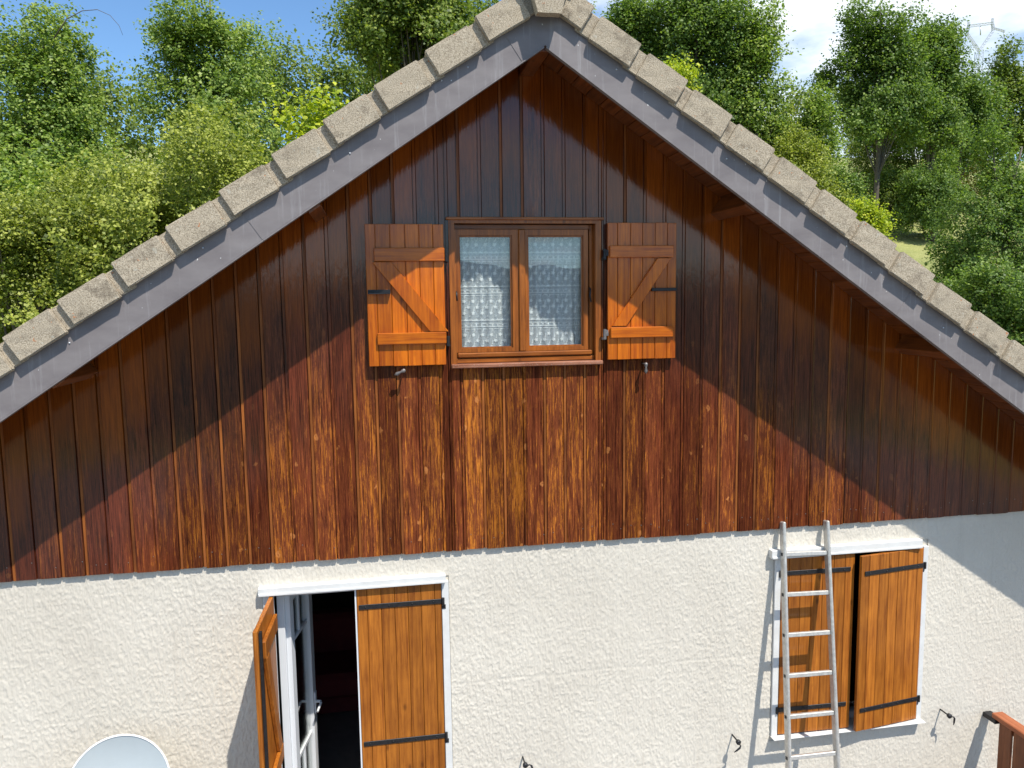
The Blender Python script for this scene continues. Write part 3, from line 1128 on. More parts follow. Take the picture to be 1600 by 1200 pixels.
# gable left leaf (folded back against the wall; its hinge is beside the window, so it runs to the left)
h0 = px(697.5, 570, YS)
tl = px(572, 352, YS)
wdl = px(697.5, 460, YS).x - px(575.5, 460, YS).x
htl = px(640, 350.5, YS).z - px(640, 572.5, YS).z
jl = [1 - (v - 571.5) / (693 - 571.5) for v in (676, 654.5, 632.7, 609.7, 587)]
z_of = lambda y, x: px(x, y, YS).z - h0.z
sh, mt = shutter((h0.x, -0.016, h0.z), math.radians(0.6), wdl, htl, jl, M['upsh'], M['upshx'], house, flip=-1,
                 ledges=[(z_of(408.5, 640), z_of(387.5, 640), -0.002, wdl * 0.895, -1), (z_of(537.5, 645), z_of(519.5, 645), -0.002, wdl * 0.885, -1)],
                 brace=((wdl * 0.80, z_of(409.5, 600)), (wdl * 0.085, z_of(518, 688)), 0.062, -1))
# iron latch bar with holes under it
zl = z_of(458, 597)
bmx = bmesh.new()
box_into(bmx, -wdl * 0.985, -wdl * 0.70, -0.064, -0.0295, zl - 0.006, zl)
box_into(bmx, -wdl * 0.985, -wdl * 0.70, -0.034, -0.0295, zl - 0.001, zl + 0.022)
bmesh.ops.transform(bmx, matrix=mt, verts=bmx.verts)
link('latch_plate', bm_mesh(bmx, 'latch_plate'), M['iron'], sh)
for zpx in (400, 532):
    bmx = bmesh.new()
    z = z_of(zpx, 700)
    tube_into(bmx, [(0.014, -0.03, z - 0.035), (0.014, -0.03, z + 0.03)], 0.012, 8)
    box_into(bmx, -0.002, 0.014, -0.036, -0.026, z - 0.012, z + 0.028)
    box_into(bmx, 0.010, 0.030, -0.026, 0.016, z - 0.04, z - 0.024)
    bmesh.ops.transform(bmx, matrix=mt, verts=bmx.verts)
    link('hinge_pin', bm_mesh(bmx, 'hinge_pin'), M['iron'], sh)

# gable right leaf
h1 = px(949.5, 562.5, YS)
wdr = px(1056, 455, YS).x - px(949.5, 455, YS).x
htr = px(1000, 348.5, YS).z - px(1000, 562, YS).z
jr = [(v - 949.5) / (1058.6 - 949.5) for v in (965, 985.7, 1004.6, 1024.6, 1044)]
z_of1 = lambda y, x: px(x, y, YS).z - h1.z
sh, mt = shutter((h1.x, -0.016, h1.z), math.radians(-0.6), wdr, htr, jr, M['upsh'], M['upshx'], house,
                 ledges=[(z_of1(402.5, 1000), z_of1(384, 1000), 0.012, wdr * 0.945, -1), (z_of1(527, 1000), z_of1(510.5, 1000), 0.016, wdr * 0.945, -1)],
                 brace=((wdr * 0.81, z_of1(403.5, 1036)), (wdr * 0.155, z_of1(509.5, 968)), 0.050, -1))
zl = z_of1(452, 1038)
box('latch_plate', wdr * 0.63, wdr * 0.995, -0.050, -0.0295, zl - 0.012, zl + 0.010, M['iron'], sh, 0.003, mt)
for zpx in (397, 522):
    bmx = bmesh.new()
    z = z_of1(zpx, 945)
    tube_into(bmx, [(-0.020, -0.026, z - 0.036), (-0.020, -0.026, z + 0.034)], 0.012, 8)
    box_into(bmx, -0.020, 0.004, -0.034, -0.024, z - 0.012, z + 0.028)
    box_into(bmx, -0.036, -0.014, -0.024, 0.016, z - 0.04, z - 0.024)
    bmesh.ops.transform(bmx, matrix=mt, verts=bmx.verts)
    link('hinge_pin', bm_mesh(bmx, 'hinge_pin'), M['iron' if zpx < 450 else 'oldiron'], sh)

# ground floor: door surround
lt = px(550, 909.4, -0.02).z
lb = px(550, 921.5, -0.02).z
bm = bmesh.new()
x0, x1 = px(402.5, 925, -.02).x, px(696.5, 903, -.02).x
box_into(bm, x0, x1, -0.022, 0.05, lb, lt)
box_into(bm, x0 + 0.004, x1 - 0.004, -0.030, -0.0225, lb + 0.0, lb + 0.018)
bmesh.ops.bevel(bm, geom=bm.edges[:], offset=0.003, segments=1, affect='EDGES')
dlint = link('door_lintel', bm_mesh(bm, 'door_lintel'), M['white'], house)
box('door_jamb', dl - 0.07, dl, 0.012, 0.20, FLOOR, lb - 0.001, M['white'], house, 0.003)
box('door_jamb', dr_, dr_ + 0.05, 0.012, 0.20, FLOOR, lb - 0.001, M['white'], house, 0.003)
box('threshold', dl - 0.06, dr_ + 0.05, -0.08, 0.26, FLOOR - 0.06, FLOOR + 0.012, M['white'], house, 0.004)
box('door_frame', dl + 0.001, dl + 0.05, 0.13, 0.20, FLOOR + 0.013, dtop - 0.001, M['pvc'], house, 0.003)
box('door_frame', dr_ - 0.05, dr_ - 0.001, 0.13, 0.20, FLOOR + 0.013, dtop - 0.001, M['pvc'], house, 0.003)
box('door_frame', dl + 0.051, dr_ - 0.051, 0.13, 0.20, dtop - 0.05, dtop - 0.001, M['pvc'], house, 0.003)

# right door shutter, closed
lw = px(689, 930, 0.0).x - px(556, 930, 0.0).x
zt = lb - 0.004
zs_ = lambda y, x: px(x, y, 0).z - (FLOOR + 0.02)
jd = [1 - (v - 558.5) / (689 - 558.5) for v in (678.6, 657.3, 637, 616.3, 595.7, 574.4)]
sh, mt = shutter((px(689.5, 930, 0.0).x, 0.034, FLOOR + 0.02), 0.0, lw, zt - FLOOR - 0.02, jd, M['losh'], M['loshx'], house, flip=-1,
                 straps=[(zs_(944.5, 624), 0.0, lw * 0.975), (zs_(1156.5, 630), 0.0, lw * 0.975)])
box('edge_strip', -lw - 0.011, -lw - 0.0005, -0.030, 0.0, 0.0, zt - FLOOR - 0.02, M['pvc'], sh, 0, mt)

# left door shutter, swung out towards the terrace
hp = Vector((dl + 0.004, 0.0, FLOOR + 0.02))
fe = pz(400, 992, zt)
ang = math.atan2(fe.y - hp.y, fe.x - hp.x)
lw2 = 0.585
hh = zt - FLOOR - 0.02
# local +x from hinge to the free edge; inner face (+y side) looks right towards the camera
sh, mt = shutter(hp, ang, lw2, hh, [0.14, 0.30, 0.46, 0.62, 0.78, 0.90], M['losh'], M['losh'], house,
                 ledges=[(hh - 0.22, hh - 0.11, 0.05, lw2 - 0.10, 1), (0.22, 0.33, 0.05, lw2 - 0.10, 1), (hh * .5 - .05, hh * .5 + .05, 0.05, lw2 - .1, 1)],
                 brace=((lw2 * 0.72, hh - 0.225), (lw2 * 0.2, hh * .5 + .055), 0.05, 1))
bmx = bmesh.new()
box_into(bmx, lw2 - 0.060, lw2 - 0.028, 0.0005, 0.016, 0.02, hh - 0.02)
box_into(bmx, lw2 - 0.066, lw2 - 0.022, 0.0005, 0.030, hh * 0.45, hh * 0.45 + 0.12)
bmesh.ops.transform(bmx, matrix=mt, verts=bmx.verts)
link('espagnolette_bar', bm_mesh(bmx, 'espagnolette_bar'), M['iron'], sh)

# white french door leaf, opened into the room
hp2 = Vector((dl + 0.053, 0.185, FLOOR + 0.02))
dh = dtop - 0.055 - FLOOR - 0.02
a2 = math.radians(79)
mt = fmat(hp2, a2)
bm = bmesh.new()
lw3 = 0.53
s3 = 0.075
box_into(bm, 0, s3, -0.03, 0.03, 0, dh)
box_into(bm, lw3 - s3, lw3, -0.03, 0.03, 0, dh)
box_into(bm, s3, lw3 - s3, -0.03, 0.03, dh - s3, dh)
box_into(bm, s3, lw3 - s3, -0.03, 0.03, 0, 0.11)
for zz_ in (dh - 0.40, 0.78):
    box_into(bm, s3, lw3 - s3, -0.012, 0.012, zz_, zz_ + 0.024)
box_into(bm, lw3 / 2 - 0.012, lw3 / 2 + 0.012, -0.0115, 0.0115, dh - 0.376, dh - s3)
box_into(bm, lw3 / 2 - 0.012, lw3 / 2 + 0.012, -0.0115, 0.0115, 0.11, 0.78)
bmesh.ops.transform(bm, matrix=mt, verts=bm.verts)
door = link('french_door', bm_mesh(bm, 'french_door'), M['pvc'], house)
box('pane', s3 - 0.005, lw3 - s3 + 0.005, -0.004, 0.004, 0.10, dh - s3 + 0.005, M['glass'], door, 0, mt)
zh = pz(478, 1085, 1.15).z
bmx = bmesh.new()
for sd in (-1, 1):
    tube_into(bmx, [(lw3 - 0.035, sd * 0.03, 1.02), (lw3 - 0.035, sd * 0.075, 1.02), (lw3 - 0.06, sd * 0.082, 1.02), (lw3 - 0.15, sd * 0.08, 1.0)], [0.011, 0.010, 0.010, 0.008], 8)
    box_into(bmx, lw3 - 0.052, lw3 - 0.018, min(sd * 0.03, sd * 0.04), max(sd * 0.03, sd * 0.04), 0.93, 1.10)
box_into(bmx, lw3, lw3 + 0.02, -0.02, 0.02, 0.95, 1.10)
bmesh.ops.transform(bmx, matrix=mt, verts=bmx.verts)
link('handle', bm_mesh(bmx, 'handle'), M['pvc'], door)

# armchair deep in the dark room
ac = px(528, 992, 2.6)
arm = empty('armchair', (ac.x, 2.6, FLOOR), 'dark red armchair in the unlit room behind the open door', 'armchair')
for nm, b_ in (('seat', (-.30, .30, -.34, .30, .18, .44)), ('backrest', (-.34, .34, .22, .42, .20, .84)), ('armrest', (-.42, -.305, -.36, .30, .06, .62)), ('armrest', (.305, .42, -.36, .30, .06, .62)), ('base', (-.30, .30, -.30, .21, .03, .178))):
    box(nm, ac.x + b_[0], ac.x + b_[1], 2.6 + b_[2], 2.6 + b_[3], FLOOR + b_[4], FLOOR + b_[5], M['redcloth'], arm, 0.05 if nm != 'base' else 0.01)

# ground floor window surround and shutters
lt2 = px(1337, 851, -0.02).z
lb2 = px(1337, 864, -0.02).z
x0, x1 = px(1206, 868, -.02).x, px(1442, 846, -.02).x
bm = bmesh.new()
box_into(bm, x0, x1, -0.022, 0.05, lb2, lt2)
box_into(bm, x0 + 0.004, x1 - 0.004, -0.030, -0.0225, lb2, lb2 + 0.018)
bmesh.ops.bevel(bm, geom=bm.edges[:], offset=0.003, segments=1, affect='EDGES')
link('window_lintel', bm_mesh(bm, 'window_lintel'), M['white'], house)
sb = px(1316, 1142, -0.02).z
box('window_jamb', wl - 0.05, wl, 0.010, 0.20, wbot, lb2 - 0.001, M['white'], house, 0.003)
box('window_jamb', wr, wr + 0.045, 0.010, 0.20, wbot, lb2 - 0.001, M['white'], house, 0.003)
box('window_sill', wl - 0.055, wr + 0.05, -0.045, 0.20, sb, wbot - 0.001, M['white'], house, 0.004)
zt2 = lb2 - 0.006
hw_ = zt2 - wbot - 0.012
lw4 = (wr - wl) / 2 - 0.004
zq = lambda y, x: px(x, y, 0).z - (wbot + 0.008)
js7 = [0.10, 0.255, 0.41, 0.56, 0.715, 0.87]
sh, mt = shutter((wl + 0.004, 0.036, wbot + 0.008), math.radians(-1.5), lw4, hw_, js7, M['losh'], M['loshx'], house,
                 straps=[(zq(893, 1266), 0.0, lw4 * 0.94), (zq(1105, 1260), 0.0, lw4 * 0.94)])
frw = pz(1332, 868.5, zt2)
hpw = Vector((wr - 0.004, 0.034, wbot + 0.008))
angw = math.atan2(-(frw.y - hpw.y), -(frw.x - hpw.x))
sh, mt = shutter(hpw, angw, lw4, hw_, js7, M['losh'], M['loshx'], house, flip=-1,
                 straps=[(zq(887.5, 1388), 0.0, lw4 * 0.95), (zq(1097.5, 1379), 0.0, lw4 * 0.95)])
bm = bmesh.new()
box_into(bm, wl + 0.001, wl + 0.055, 0.13, 0.19, wbot, wtop - 0.001)
box_into(bm, wr - 0.055, wr - 0.001, 0.13, 0.19, wbot, wtop - 0.001)
box_into(bm, wl + 0.056, wr - 0.056, 0.13, 0.19, wtop - 0.055, wtop - 0.001)
box_into(bm, wl + 0.056, wr - 0.056, 0.13, 0.19, wbot, wbot + 0.06)
box_into(bm, (wl + wr) / 2 - 0.05, (wl + wr) / 2 + 0.05, 0.128, 0.188, wbot + 0.06, wtop - 0.055)
lwin = link('window', bm_mesh(bm, 'window'), M['pvc'], house)
box('pane', wl + 0.05, (wl + wr) / 2 - 0.045, 0.157, 0.161, wbot + 0.055, wtop - 0.05, M['glass'], lwin)
box('pane', (wl + wr) / 2 + 0.045, wr - 0.05, 0.157, 0.161, wbot + 0.055, wtop - 0.05, M['glass'], lwin)


# ------------------------------------------------------------------ shutter stops
def stop(p, kind, y0, rot=0.0):
    bm = bmesh.new()
    if kind == 'ball':
        out = 0.085
        tube_into(bm, [(0, y0, 0), (0, -out, 0)], 0.006, 6)
        tube_into(bm, [(0, -out + 0.02, 0), (0, -out + 0.002, 0), (0, -out - 0.006, 0)], [0.018, 0.020, 0.011], 12)
        c, s_ = math.cos(rot), math.sin(rot)
        R2 = lambda x, z: (x * c - z * s_, -out - 0.002, x * s_ + z * c)
        tube_into(bm, [R2(0, 0), R2(0.03, -0.006), R2(0.038, -0.02), R2(0.036, -0.05), R2(0.032, -0.075)], [0.005, 0.005, 0.008, 0.007, 0.002], 6)
        mat = M['iron']
    else:
        out = 0.075
        tube_into(bm, [(0, y0, 0), (0, -out, 0)], 0.006, 6)
        c, s_ = math.cos(rot), math.sin(rot)
        R2 = lambda x, z, yy=0: (x * c - z * s_, -out + yy, x * s_ + z * c)
        tube_into(bm, [R2(0, 0.012), R2(0, 0.004), R2(0, -0.010), R2(0, -0.022), R2(0, -0.05), R2(0, -0.068)], [0.006, 0.014, 0.012, 0.007, 0.014, 0.003], 8)
        mat = M['oldiron']
    bmesh.ops.translate(bm, verts=bm.verts, vec=(p.x, 0, p.z))
    return link('shutter_stop', bm_mesh(bm, 'shutter_stop', True), mat, house)


stop(px(1154, 1160, -0.08), 'ball', SY, -0.9)
stop(px(1484, 1119, -0.08), 'ball', SY, 0.0)
stop(px(821, 1196, -0.08), 'ball', SY, 0.4)
stop(px(631, 579, -0.07), 'bird', 0.0, -1.15)
stop(px(1009, 569, -0.07), 'bird', 0.0, 0.0)

# ------------------------------------------------------------------ ladder
DL = Vector((-0.0333443, -0.15684341, -0.98706043))
tL = Vector((2.930, -0.017, CZ - 1.70)) + DL * -0.0
ladder = empty('ladder', (3.05, -0.43, 0.2), 'aluminium ladder leaning on the wall before the shuttered window', 'ladder')
# rails: box section, leaning in; the right rail found from its own pixels on the same sloping plane
kk = DL.y / DL.z


def on_plane(x, y):
    v = ray(x, y)
    # plane through tL containing x axis and DL:  (Y - tL.y) = kk * (Z - tL.z)
    t_ = (tL.y - kk * tL.z - (CAM.y - kk * CAM.z)) / (v.y - kk * v.z)
    return CAM + v * t_


L0, L1 = on_plane(1223, 815), on_plane(1232, 1197)
R0, R1 = on_plane(1291, 813), on_plane(1308, 1197)


def to_ground(a, b):
    d = b - a
    return a + d * ((0.2 - a.z) / d.z)


Lb, Rb = to_ground(L0, L1), to_ground(R0, R1)
nrm = Vector((0, -DL.z, DL.y)).normalized()          # out of the ladder plane
if nrm.y > 0:
    nrm = -nrm


def bar(name, a, b, wx_, wn, mat, parent, side, bevel=0.003):
    d = (b - a).normalized()
    n_ = (nrm - d * nrm.dot(d)).normalized()
    x_ = d.cross(n_)
    mt_ = Matrix((x_, n_, d)).transposed().to_4x4()
    mt_.translation = a
    return box(name, -wx_ / 2, wx_ / 2, -wn / 2, wn / 2, 0, (b - a).length, mat, parent, bevel, mt_)


bar('rail', Lb, L0, 0.026, 0.062, M['alu'], ladder, 1, 0.007)
bar('rail', Rb, R0, 0.026, 0.062, M['alu'], ladder, 1, 0.007)
rung_px = [866, 933.5, 996, 1058.5, 1121.5, 1185]
tv = []
for yv in rung_px:
    p = on_plane(1226, yv)
    tv.append((p.z - L0.z) / (Lb.z - L0.z))
step = (tv[-1] - tv[0]) / 5
tt = tv[0]
while tt < 0.98:
    a, b = L0.lerp(Lb, tt), R0.lerp(Rb, tt)
    d = (b - a).normalized()
    bar('rung', a + d * 0.0135, b - d * 0.0135, 0.030, 0.030, M['alu'], ladder, 1, 0.003)
    for q_, dd in ((a, -1), (b, 1)):
        bar('rung_end', q_ + d * dd * 0.0132, q_ + d * dd * 0.0165, 0.022, 0.022, M['iron'], ladder, 1, 0)
    tt += step

# ------------------------------------------------------------------ railing
RX = px(1549, 1117, -0.06).x + 0.045
RZ = px(1556, 1114, -0.08).z
rail = empty('terrace_railing', (RX, -0.9, 0.2), 'red-brown wooden railing running out from the wall', 'railing')
box('handrail', RX - 0.05, RX + 0.05, -1.9, -0.065, RZ - 0.042, RZ, M['railw'], rail, 0.006)
box('bracket', RX - 0.045, RX + 0.03, -0.10, SY, RZ - 0.085, RZ - 0.044, M['iron'], rail, 0.004)
box('lower_rail', RX + 0.003, RX + 0.04, -1.85, -0.10, 0.36, 0.43, M['railw'], rail, 0.004)
box('upper_rail', RX + 0.003, RX + 0.04, -1.85, -0.10, RZ - 0.115, RZ - 0.044, M['railw'], rail, 0.004)
y = -0.115
while y > -1.8:
    box('plank', RX - 0.02, RX + 0.0, y - 0.122, y, 0.30, RZ - 0.046, M['plankw'], rail, 0.003)
    y -= 0.142
box('post', RX + 0.003, RX + 0.075, -1.93, -1.855, 0.2, RZ - 0.043, M['railw'], rail, 0.004)

# ------------------------------------------------------------------ satellite dish
YD = -0.36
dc = px(185, 1233, YD)
dish = empty('satellite_dish', (dc.x, 0.0, dc.z - 0.3), 'pale grey satellite dish with chipped white rim on the wall', 'dish')
nd_ = Vector((0.16, -0.93, 0.30)).normalized()
zax = nd_
xax = Vector((0, 0, 1)).cross(zax).normalized()
yax = zax.cross(xax)
mt = Matrix((xax, yax, zax)).transposed().to_4x4()
mt.translation = dc
RD = 0.302
bm = bmesh.new()
rings = []
NS = 64
for fr in np.linspace(0, 1, 12):
    if fr == 0:
        rings.append([bm.verts.new((0, 0, -0.06))])
        continue
    r = RD * 0.965 * fr
    rings.append([bm.verts.new((r * math.cos(a), 1.06 * r * math.sin(a), -0.06 + 0.06 * fr * fr)) for a in np.linspace(0, 2 * math.pi, NS + 1)[:-1]])
for a, b in zip(rings, rings[1:]):
    for k in range(NS):
        if len(a) == 1:
            bm.faces.new([a[0], b[k], b[(k + 1) % NS]])
        else:
            bm.faces.new([a[k], b[k], b[(k + 1) % NS], a[(k + 1) % NS]])
bmesh.ops.transform(bm, matrix=mt, verts=bm.verts)
link('reflector', bm_mesh(bm, 'reflector', True), M['dish'], dish)
bm = bmesh.new()
prof = [(0.962, 0.001), (0.972, 0.006), (0.995, 0.005), (1.0, -0.004), (0.99, -0.016), (0.965, -0.012)]
pr = [[bm.verts.new((RD * f * math.cos(a), 1.06 * RD * f * math.sin(a), h_)) for f, h_ in prof] for a in np.linspace(0, 2 * math.pi, NS + 1)[:-1]]
for k in range(NS):
    for j in range(len(prof)):
        bm.faces.new([pr[k][j], pr[(k + 1) % NS][j], pr[(k + 1) % NS][(j + 1) % len(prof)], pr[k][(j + 1) % len(prof)]])
bmesh.ops.transform(bm, matrix=mt, verts=bm.verts)
link('rim', bm_mesh(bm, 'rim', True), M['dishrim'], dish)
tube('feed_arm', [mt @ Vector((0, -0.34, -0.02)), mt @ Vector((0, -0.36, 0.16)), mt @ Vector((0, -0.20, 0.42))], 0.012, M['galv'], dish)
tube('receiver', [mt @ Vector((0, -0.22, 0.44)), mt @ Vector((0, -0.16, 0.39)), mt @ Vector((0, -0.13, 0.365))], [0.02, 0.028, 0.022], M['dish'], dish, 12)
tube('mast', [(dc.x - 0.02, SY, dc.z - 0.12), (dc.x - 0.02, -0.20, dc.z - 0.12), (dc.x - 0.02, -0.24, dc.z - 0.08), (dc.x - 0.02, -0.24, dc.z + 0.04)], 0.02, M['galv'], dish)
box('wall_plate', dc.x - 0.09, dc.x + 0.05, 0.012, SY, dc.z - 0.20, dc.z - 0.04, M['galv'], dish, 0.003)
box('clamp', dc.x - 0.055, dc.x + 0.015, -0.300, -0.215, dc.z - 0.045, dc.z + 0.035, M['galv'], dish, 0.004)

# ------------------------------------------------------------------ trees
LM = dict(
    haw=leaf_mat('hawthorn_leaf', (0.085, 0.120, 0.014), (0.235, 0.280, 0.034), (0.480, 0.500, 0.105)),
    ash=leaf_mat('ash_leaf', (0.087, 0.155, 0.023), (0.197, 0.291, 0.049), (0.392, 0.465, 0.110)),
    oak=leaf_mat('oak_leaf', (0.059, 0.103, 0.016), (0.145, 0.213, 0.032), (0.306, 0.355, 0.069)),
    dark=leaf_mat('dark_leaf', (0.051, 0.101, 0.019), (0.124, 0.207, 0.037), (0.276, 0.362, 0.077)),
    lime=leaf_mat('bright_leaf', (0.174, 0.258, 0.019), (0.392, 0.465, 0.032), (0.630, 0.630, 0.069)),
    olive=leaf_mat('olive_leaf', (0.148, 0.161, 0.028), (0.321, 0.292, 0.054), (0.554, 0.415, 0.103)),
)


def crown_mesh(name, C, R, nclump, nleaf, ls, seed, fill=0.6, low=0.0, mat=None, droop=0.0):
    """C centre, R radii; clumps spread through the crown, each a bundle of leafy sprays"""
    r = np.random.default_rng(seed)
    d = r.normal(size=(nclump, 3))
    d /= np.linalg.norm(d, axis=1)[:, None]
    d[:, 2] = np.where(d[:, 2] < -0.55, -d[:, 2], d[:, 2])
    rad = fill + (1 - fill) * r.random(nclump) ** 0.6
    rad *= 0.80 + 0.28 * np.sin(d[:, 0] * 5.1 + seed) * np.cos(d[:, 2] * 4.3 + seed * 1.7)
    cc = d * rad[:, None] * R * 0.86
    cr_ = (0.09 + 0.16 * r.random(nclump) ** 1.4) * (R[0] * R[1] * R[2]) ** (1 / 3)
    # sprays
    ns = max(nclump, nleaf // 16)
    ci = r.integers(0, nclump, ns)
    sd = r.normal(size=(ns, 3))
    sd /= np.linalg.norm(sd, axis=1)[:, None]
    so_ = cc[ci] + sd * (cr_[ci] * (0.55 + 0.45 * r.random(ns) ** 0.5))[:, None]
    outw = so_ / (np.linalg.norm(so_, axis=1)[:, None] + 1e-6)
    sdir = 0.7 * sd + 0.7 * outw + 0.6 * r.normal(size=(ns, 3)) + np.array([0, 0, 0.25 - droop])
    sdir /= np.linalg.norm(sdir, axis=1)[:, None]
    slen = ls * (3.0 + 4.0 * r.random(ns))
    per = nleaf // ns
    k = np.repeat(np.arange(ns), per)
    N = len(k)
    tpar = r.random(N)
    pos = so_[k] + sdir[k] * (slen[k] * tpar)[:, None] + r.normal(size=(N, 3)) * ls * 0.85
    nrm_ = 0.55 * outw[k] + np.array([0.22, -0.42, 0.78]) * 0.9 + 0.75 * r.normal(size=(N, 3))
    nrm_ /= np.linalg.norm(nrm_, axis=1)[:, None]
    ax = sdir[k] + 0.9 * r.normal(size=(N, 3))
    ax -= nrm_ * (ax * nrm_).sum(1)[:, None]
    ax /= np.linalg.norm(ax, axis=1)[:, None]
    bx_ = np.cross(nrm_, ax)
    sz = ls * (0.65 + 0.7 * r.random(N))[:, None]
    wd = 0.36
    v0 = pos - ax * sz * 0.5
    v1 = pos + bx_ * sz * wd + nrm_ * sz * 0.10
    v2 = pos + ax * sz * 0.5
    v3 = pos - bx_ * sz * wd + nrm_ * sz * 0.10
    V_ = np.stack([v0, v1, v2, v3], 1).reshape(-1, 3)
    F_ = np.arange(N * 4).reshape(N, 4)
    me = np_mesh(name, V_ + np.array(C), F_)
    me.materials.append(mat)
    return me, cc + np.array(C), cr_


NLEAF = 0


def tree(name, label, cxp, topp, wpx, Y, mat, leaf, nleaf, seed, asp=None, base_drop=0.0, group='trees and shrubs on the slope behind the house', cat='tree',
         depth=0.8, nclump=60, crown_bot=None, fill=0.5, trunk=0.16, droop=0.0):
    """crown placed so that its middle stands over the slope at depth Y, on the ray of pixel column cxp"""
    global NLEAF
    top = px(cxp, topp, Y)
    half = wpx / 2 / FPX * (Y + D)
    gz_ = float(ground_h(np.array(top.x), np.array(float(Y))))
    if crown_bot is None:
        zb_ = gz_ - (0.32 if (cat == 'bush' or name == 'field_maple') else 0.06 if name == 'hawthorn_tree' else 0.0) * (top.z - gz_) + 0.25
    else:
        zb_ = max(px(cxp, crown_bot, Y).z, gz_ + 0.3)
    zc = (top.z + zb_) / 2
    R = np.array([half, half * depth, (top.z - zb_) / 2])
    e = empty(name, (top.x, Y, gz_ - 0.1), label, cat, group)
    me, cc, cr_ = crown_mesh('crown', (top.x, Y, zc), R, nclump, nleaf, leaf, seed, fill, mat=LM[mat], droop=droop)
    link('crown', me, None, e)
    NLEAF += len(me.polygons)
    rr = random.Random(seed)
    bm = bmesh.new()
    tr = trunk
    path = [Vector((top.x, Y, gz_ - 0.15))]
    H = top.z - gz_
    fs = 0.68 if (cat == 'bush' or name == 'hawthorn_tree') else 0.95
    for f in (0.15 * fs, 0.3 * fs, 0.5 * fs, 0.7 * fs, 0.88 * fs):
        path.append(Vector((top.x + rr.uniform(-1, 1) * half * 0.10, Y + rr.uniform(-1, 1) * half * 0.10, gz_ + H * f)))
    tube_into(bm, path, [tr * v for v in (1.25, 1.0, 0.85, 0.6, 0.35, 0.12)], 8)
    order = list(range(len(cc)))
    rr.shuffle(order)
    for j in order[:26]:
        c = Vector(cc[j])
        f = min(max((c.z - gz_) / H - 0.22, 0.12), 0.8)
        i = min(int(f * 5), 4)
        st_ = path[i].lerp(path[i + 1], 0.5)
        md = st_.lerp(c, 0.55) + Vector((rr.uniform(-.1, .1), rr.uniform(-.1, .1), 0.08)) * half
        tube_into(bm, [st_, md, c], [tr * 0.34, tr * 0.2, tr * 0.05], 5, False)
    link('trunk', bm_mesh(bm, 'trunk', True), M['bark'], e)
    return e


# left of the roof
tree('hawthorn_tree', 'broad yellow-green hawthorn behind the roof slope on the dish side', 255, 150, 520, 13.2, 'haw', 0.075, 80000, 3, nclump=75, fill=0.45)
tree('hawthorn_tree', 'low spreading hawthorn at the lower end of the roof slope on the dish side', 40, 235, 380, 11.6, 'haw', 0.070, 60000, 4, nclump=55, fill=0.45)
tree('hawthorn_tree', 'smaller olive hawthorn beside the bright large-leaved sapling', 470, 165, 230, 14.6, 'haw', 0.075, 36000, 5, nclump=42, fill=0.45)
ash0 = tree('ash_tree', 'tall feathery ash with a bare cane arching into the blue sky gap', 30, -90, 250, 19, 'ash', 0.095, 52000, 6, nclump=52, fill=0.35)
tree('ash_tree', 'tall feathery ash rising behind the broad hawthorn', 335, -130, 260, 21, 'ash', 0.10, 56000, 7, nclump=52, fill=0.35)
tree('hazel_bush', 'dark hazel filling the gap under the ash with the bare cane', 120, 150, 260, 16.8, 'ash', 0.10, 20000, 33, nclump=50, cat='bush')
tree('hazel_bush', 'dark hazel filling the gap under the ash behind the broad hawthorn', 345, 120, 260, 17.5, 'oak', 0.10, 20000, 34, nclump=50, cat='bush')
tree('maple_sapling', 'bright sapling with large leaves between ash and oak', 497, 78, 95, 16.5, 'lime', 0.15, 5500, 8, nclump=26, fill=0.4, trunk=0.05)
tree('oak_tree', 'dense dark oak between the bright sapling and the ridge tile', 640, -70, 250, 30, 'oak', 0.15, 52000, 9, nclump=55, crown_bot=185, fill=0.45)
tree('oak_tree', 'second dark oak crown directly behind the ridge tile', 760, -60, 190, 34, 'oak', 0.17, 20000, 10, nclump=70, fill=0.45)
tube('bare_cane', [px(x_, y_, 17.5) for x_, y_ in ((84, 60), (104, 30), (128, 17), (152, 15), (172, 24), (186, 40), (192, 55))], [0.02, 0.014, 0.011, 0.009, 0.007, 0.006, 0.004], M['bark'], ash0, 5)
# right of the roof
tree('alder_tree', 'slim dark alder between the ridge tile and the tall full alder', 985, -120, 150, 35, 'dark', 0.15, 34000, 12, nclump=48, fill=0.35, depth=1.0)
tree('alder_tree', 'tall full alder between two slimmer alders', 1095, -150, 190, 33, 'dark', 0.15, 48000, 13, nclump=58, fill=0.35)
tree('alder_tree', 'leaning alder with lighter leaves beside the white cloud gap', 1178, -70, 125, 32, 'ash', 0.15, 26000, 14, nclump=60, fill=0.35)
tree('elder_bush', 'small bright bush showing over the roof edge below the slim alder', 1045, 82, 75, 24, 'lime', 0.12, 6000, 15, nclump=24, cat='bush', crown_bot=260)
tree('oak_tree', 'large oak between white cloud and the pylon', 1385, -60, 210, 38, 'dark', 0.16, 52000, 16, nclump=60, fill=0.4)
tree('oak_tree', 'oak with spreading side branches between the large oak and the pylon', 1462, -20, 135, 40, 'dark', 0.17, 30000, 17, nclump=60, fill=0.4)
tree('oak_tree', 'rounded dark oak beyond the pylon and above the olive bush', 1590, 58, 160, 44, 'oak', 0.18, 30000, 18, nclump=60, fill=0.45)
tree('oak_tree', 'low rounded oak below the pylon', 1505, 92, 150, 42, 'dark', 0.17, 26000, 19, nclump=60)
tree('hazel_bush', 'pale upright hazel below the white cloud gap', 1275, 92, 110, 31, 'ash', 0.13, 20000, 20, nclump=50, cat='bush')
tree('hazel_bush', 'thin pale bush between the leaning alder and the pale upright hazel', 1222, 100, 110, 33, 'haw', 0.13, 18000, 21, nclump=50, cat='bush')
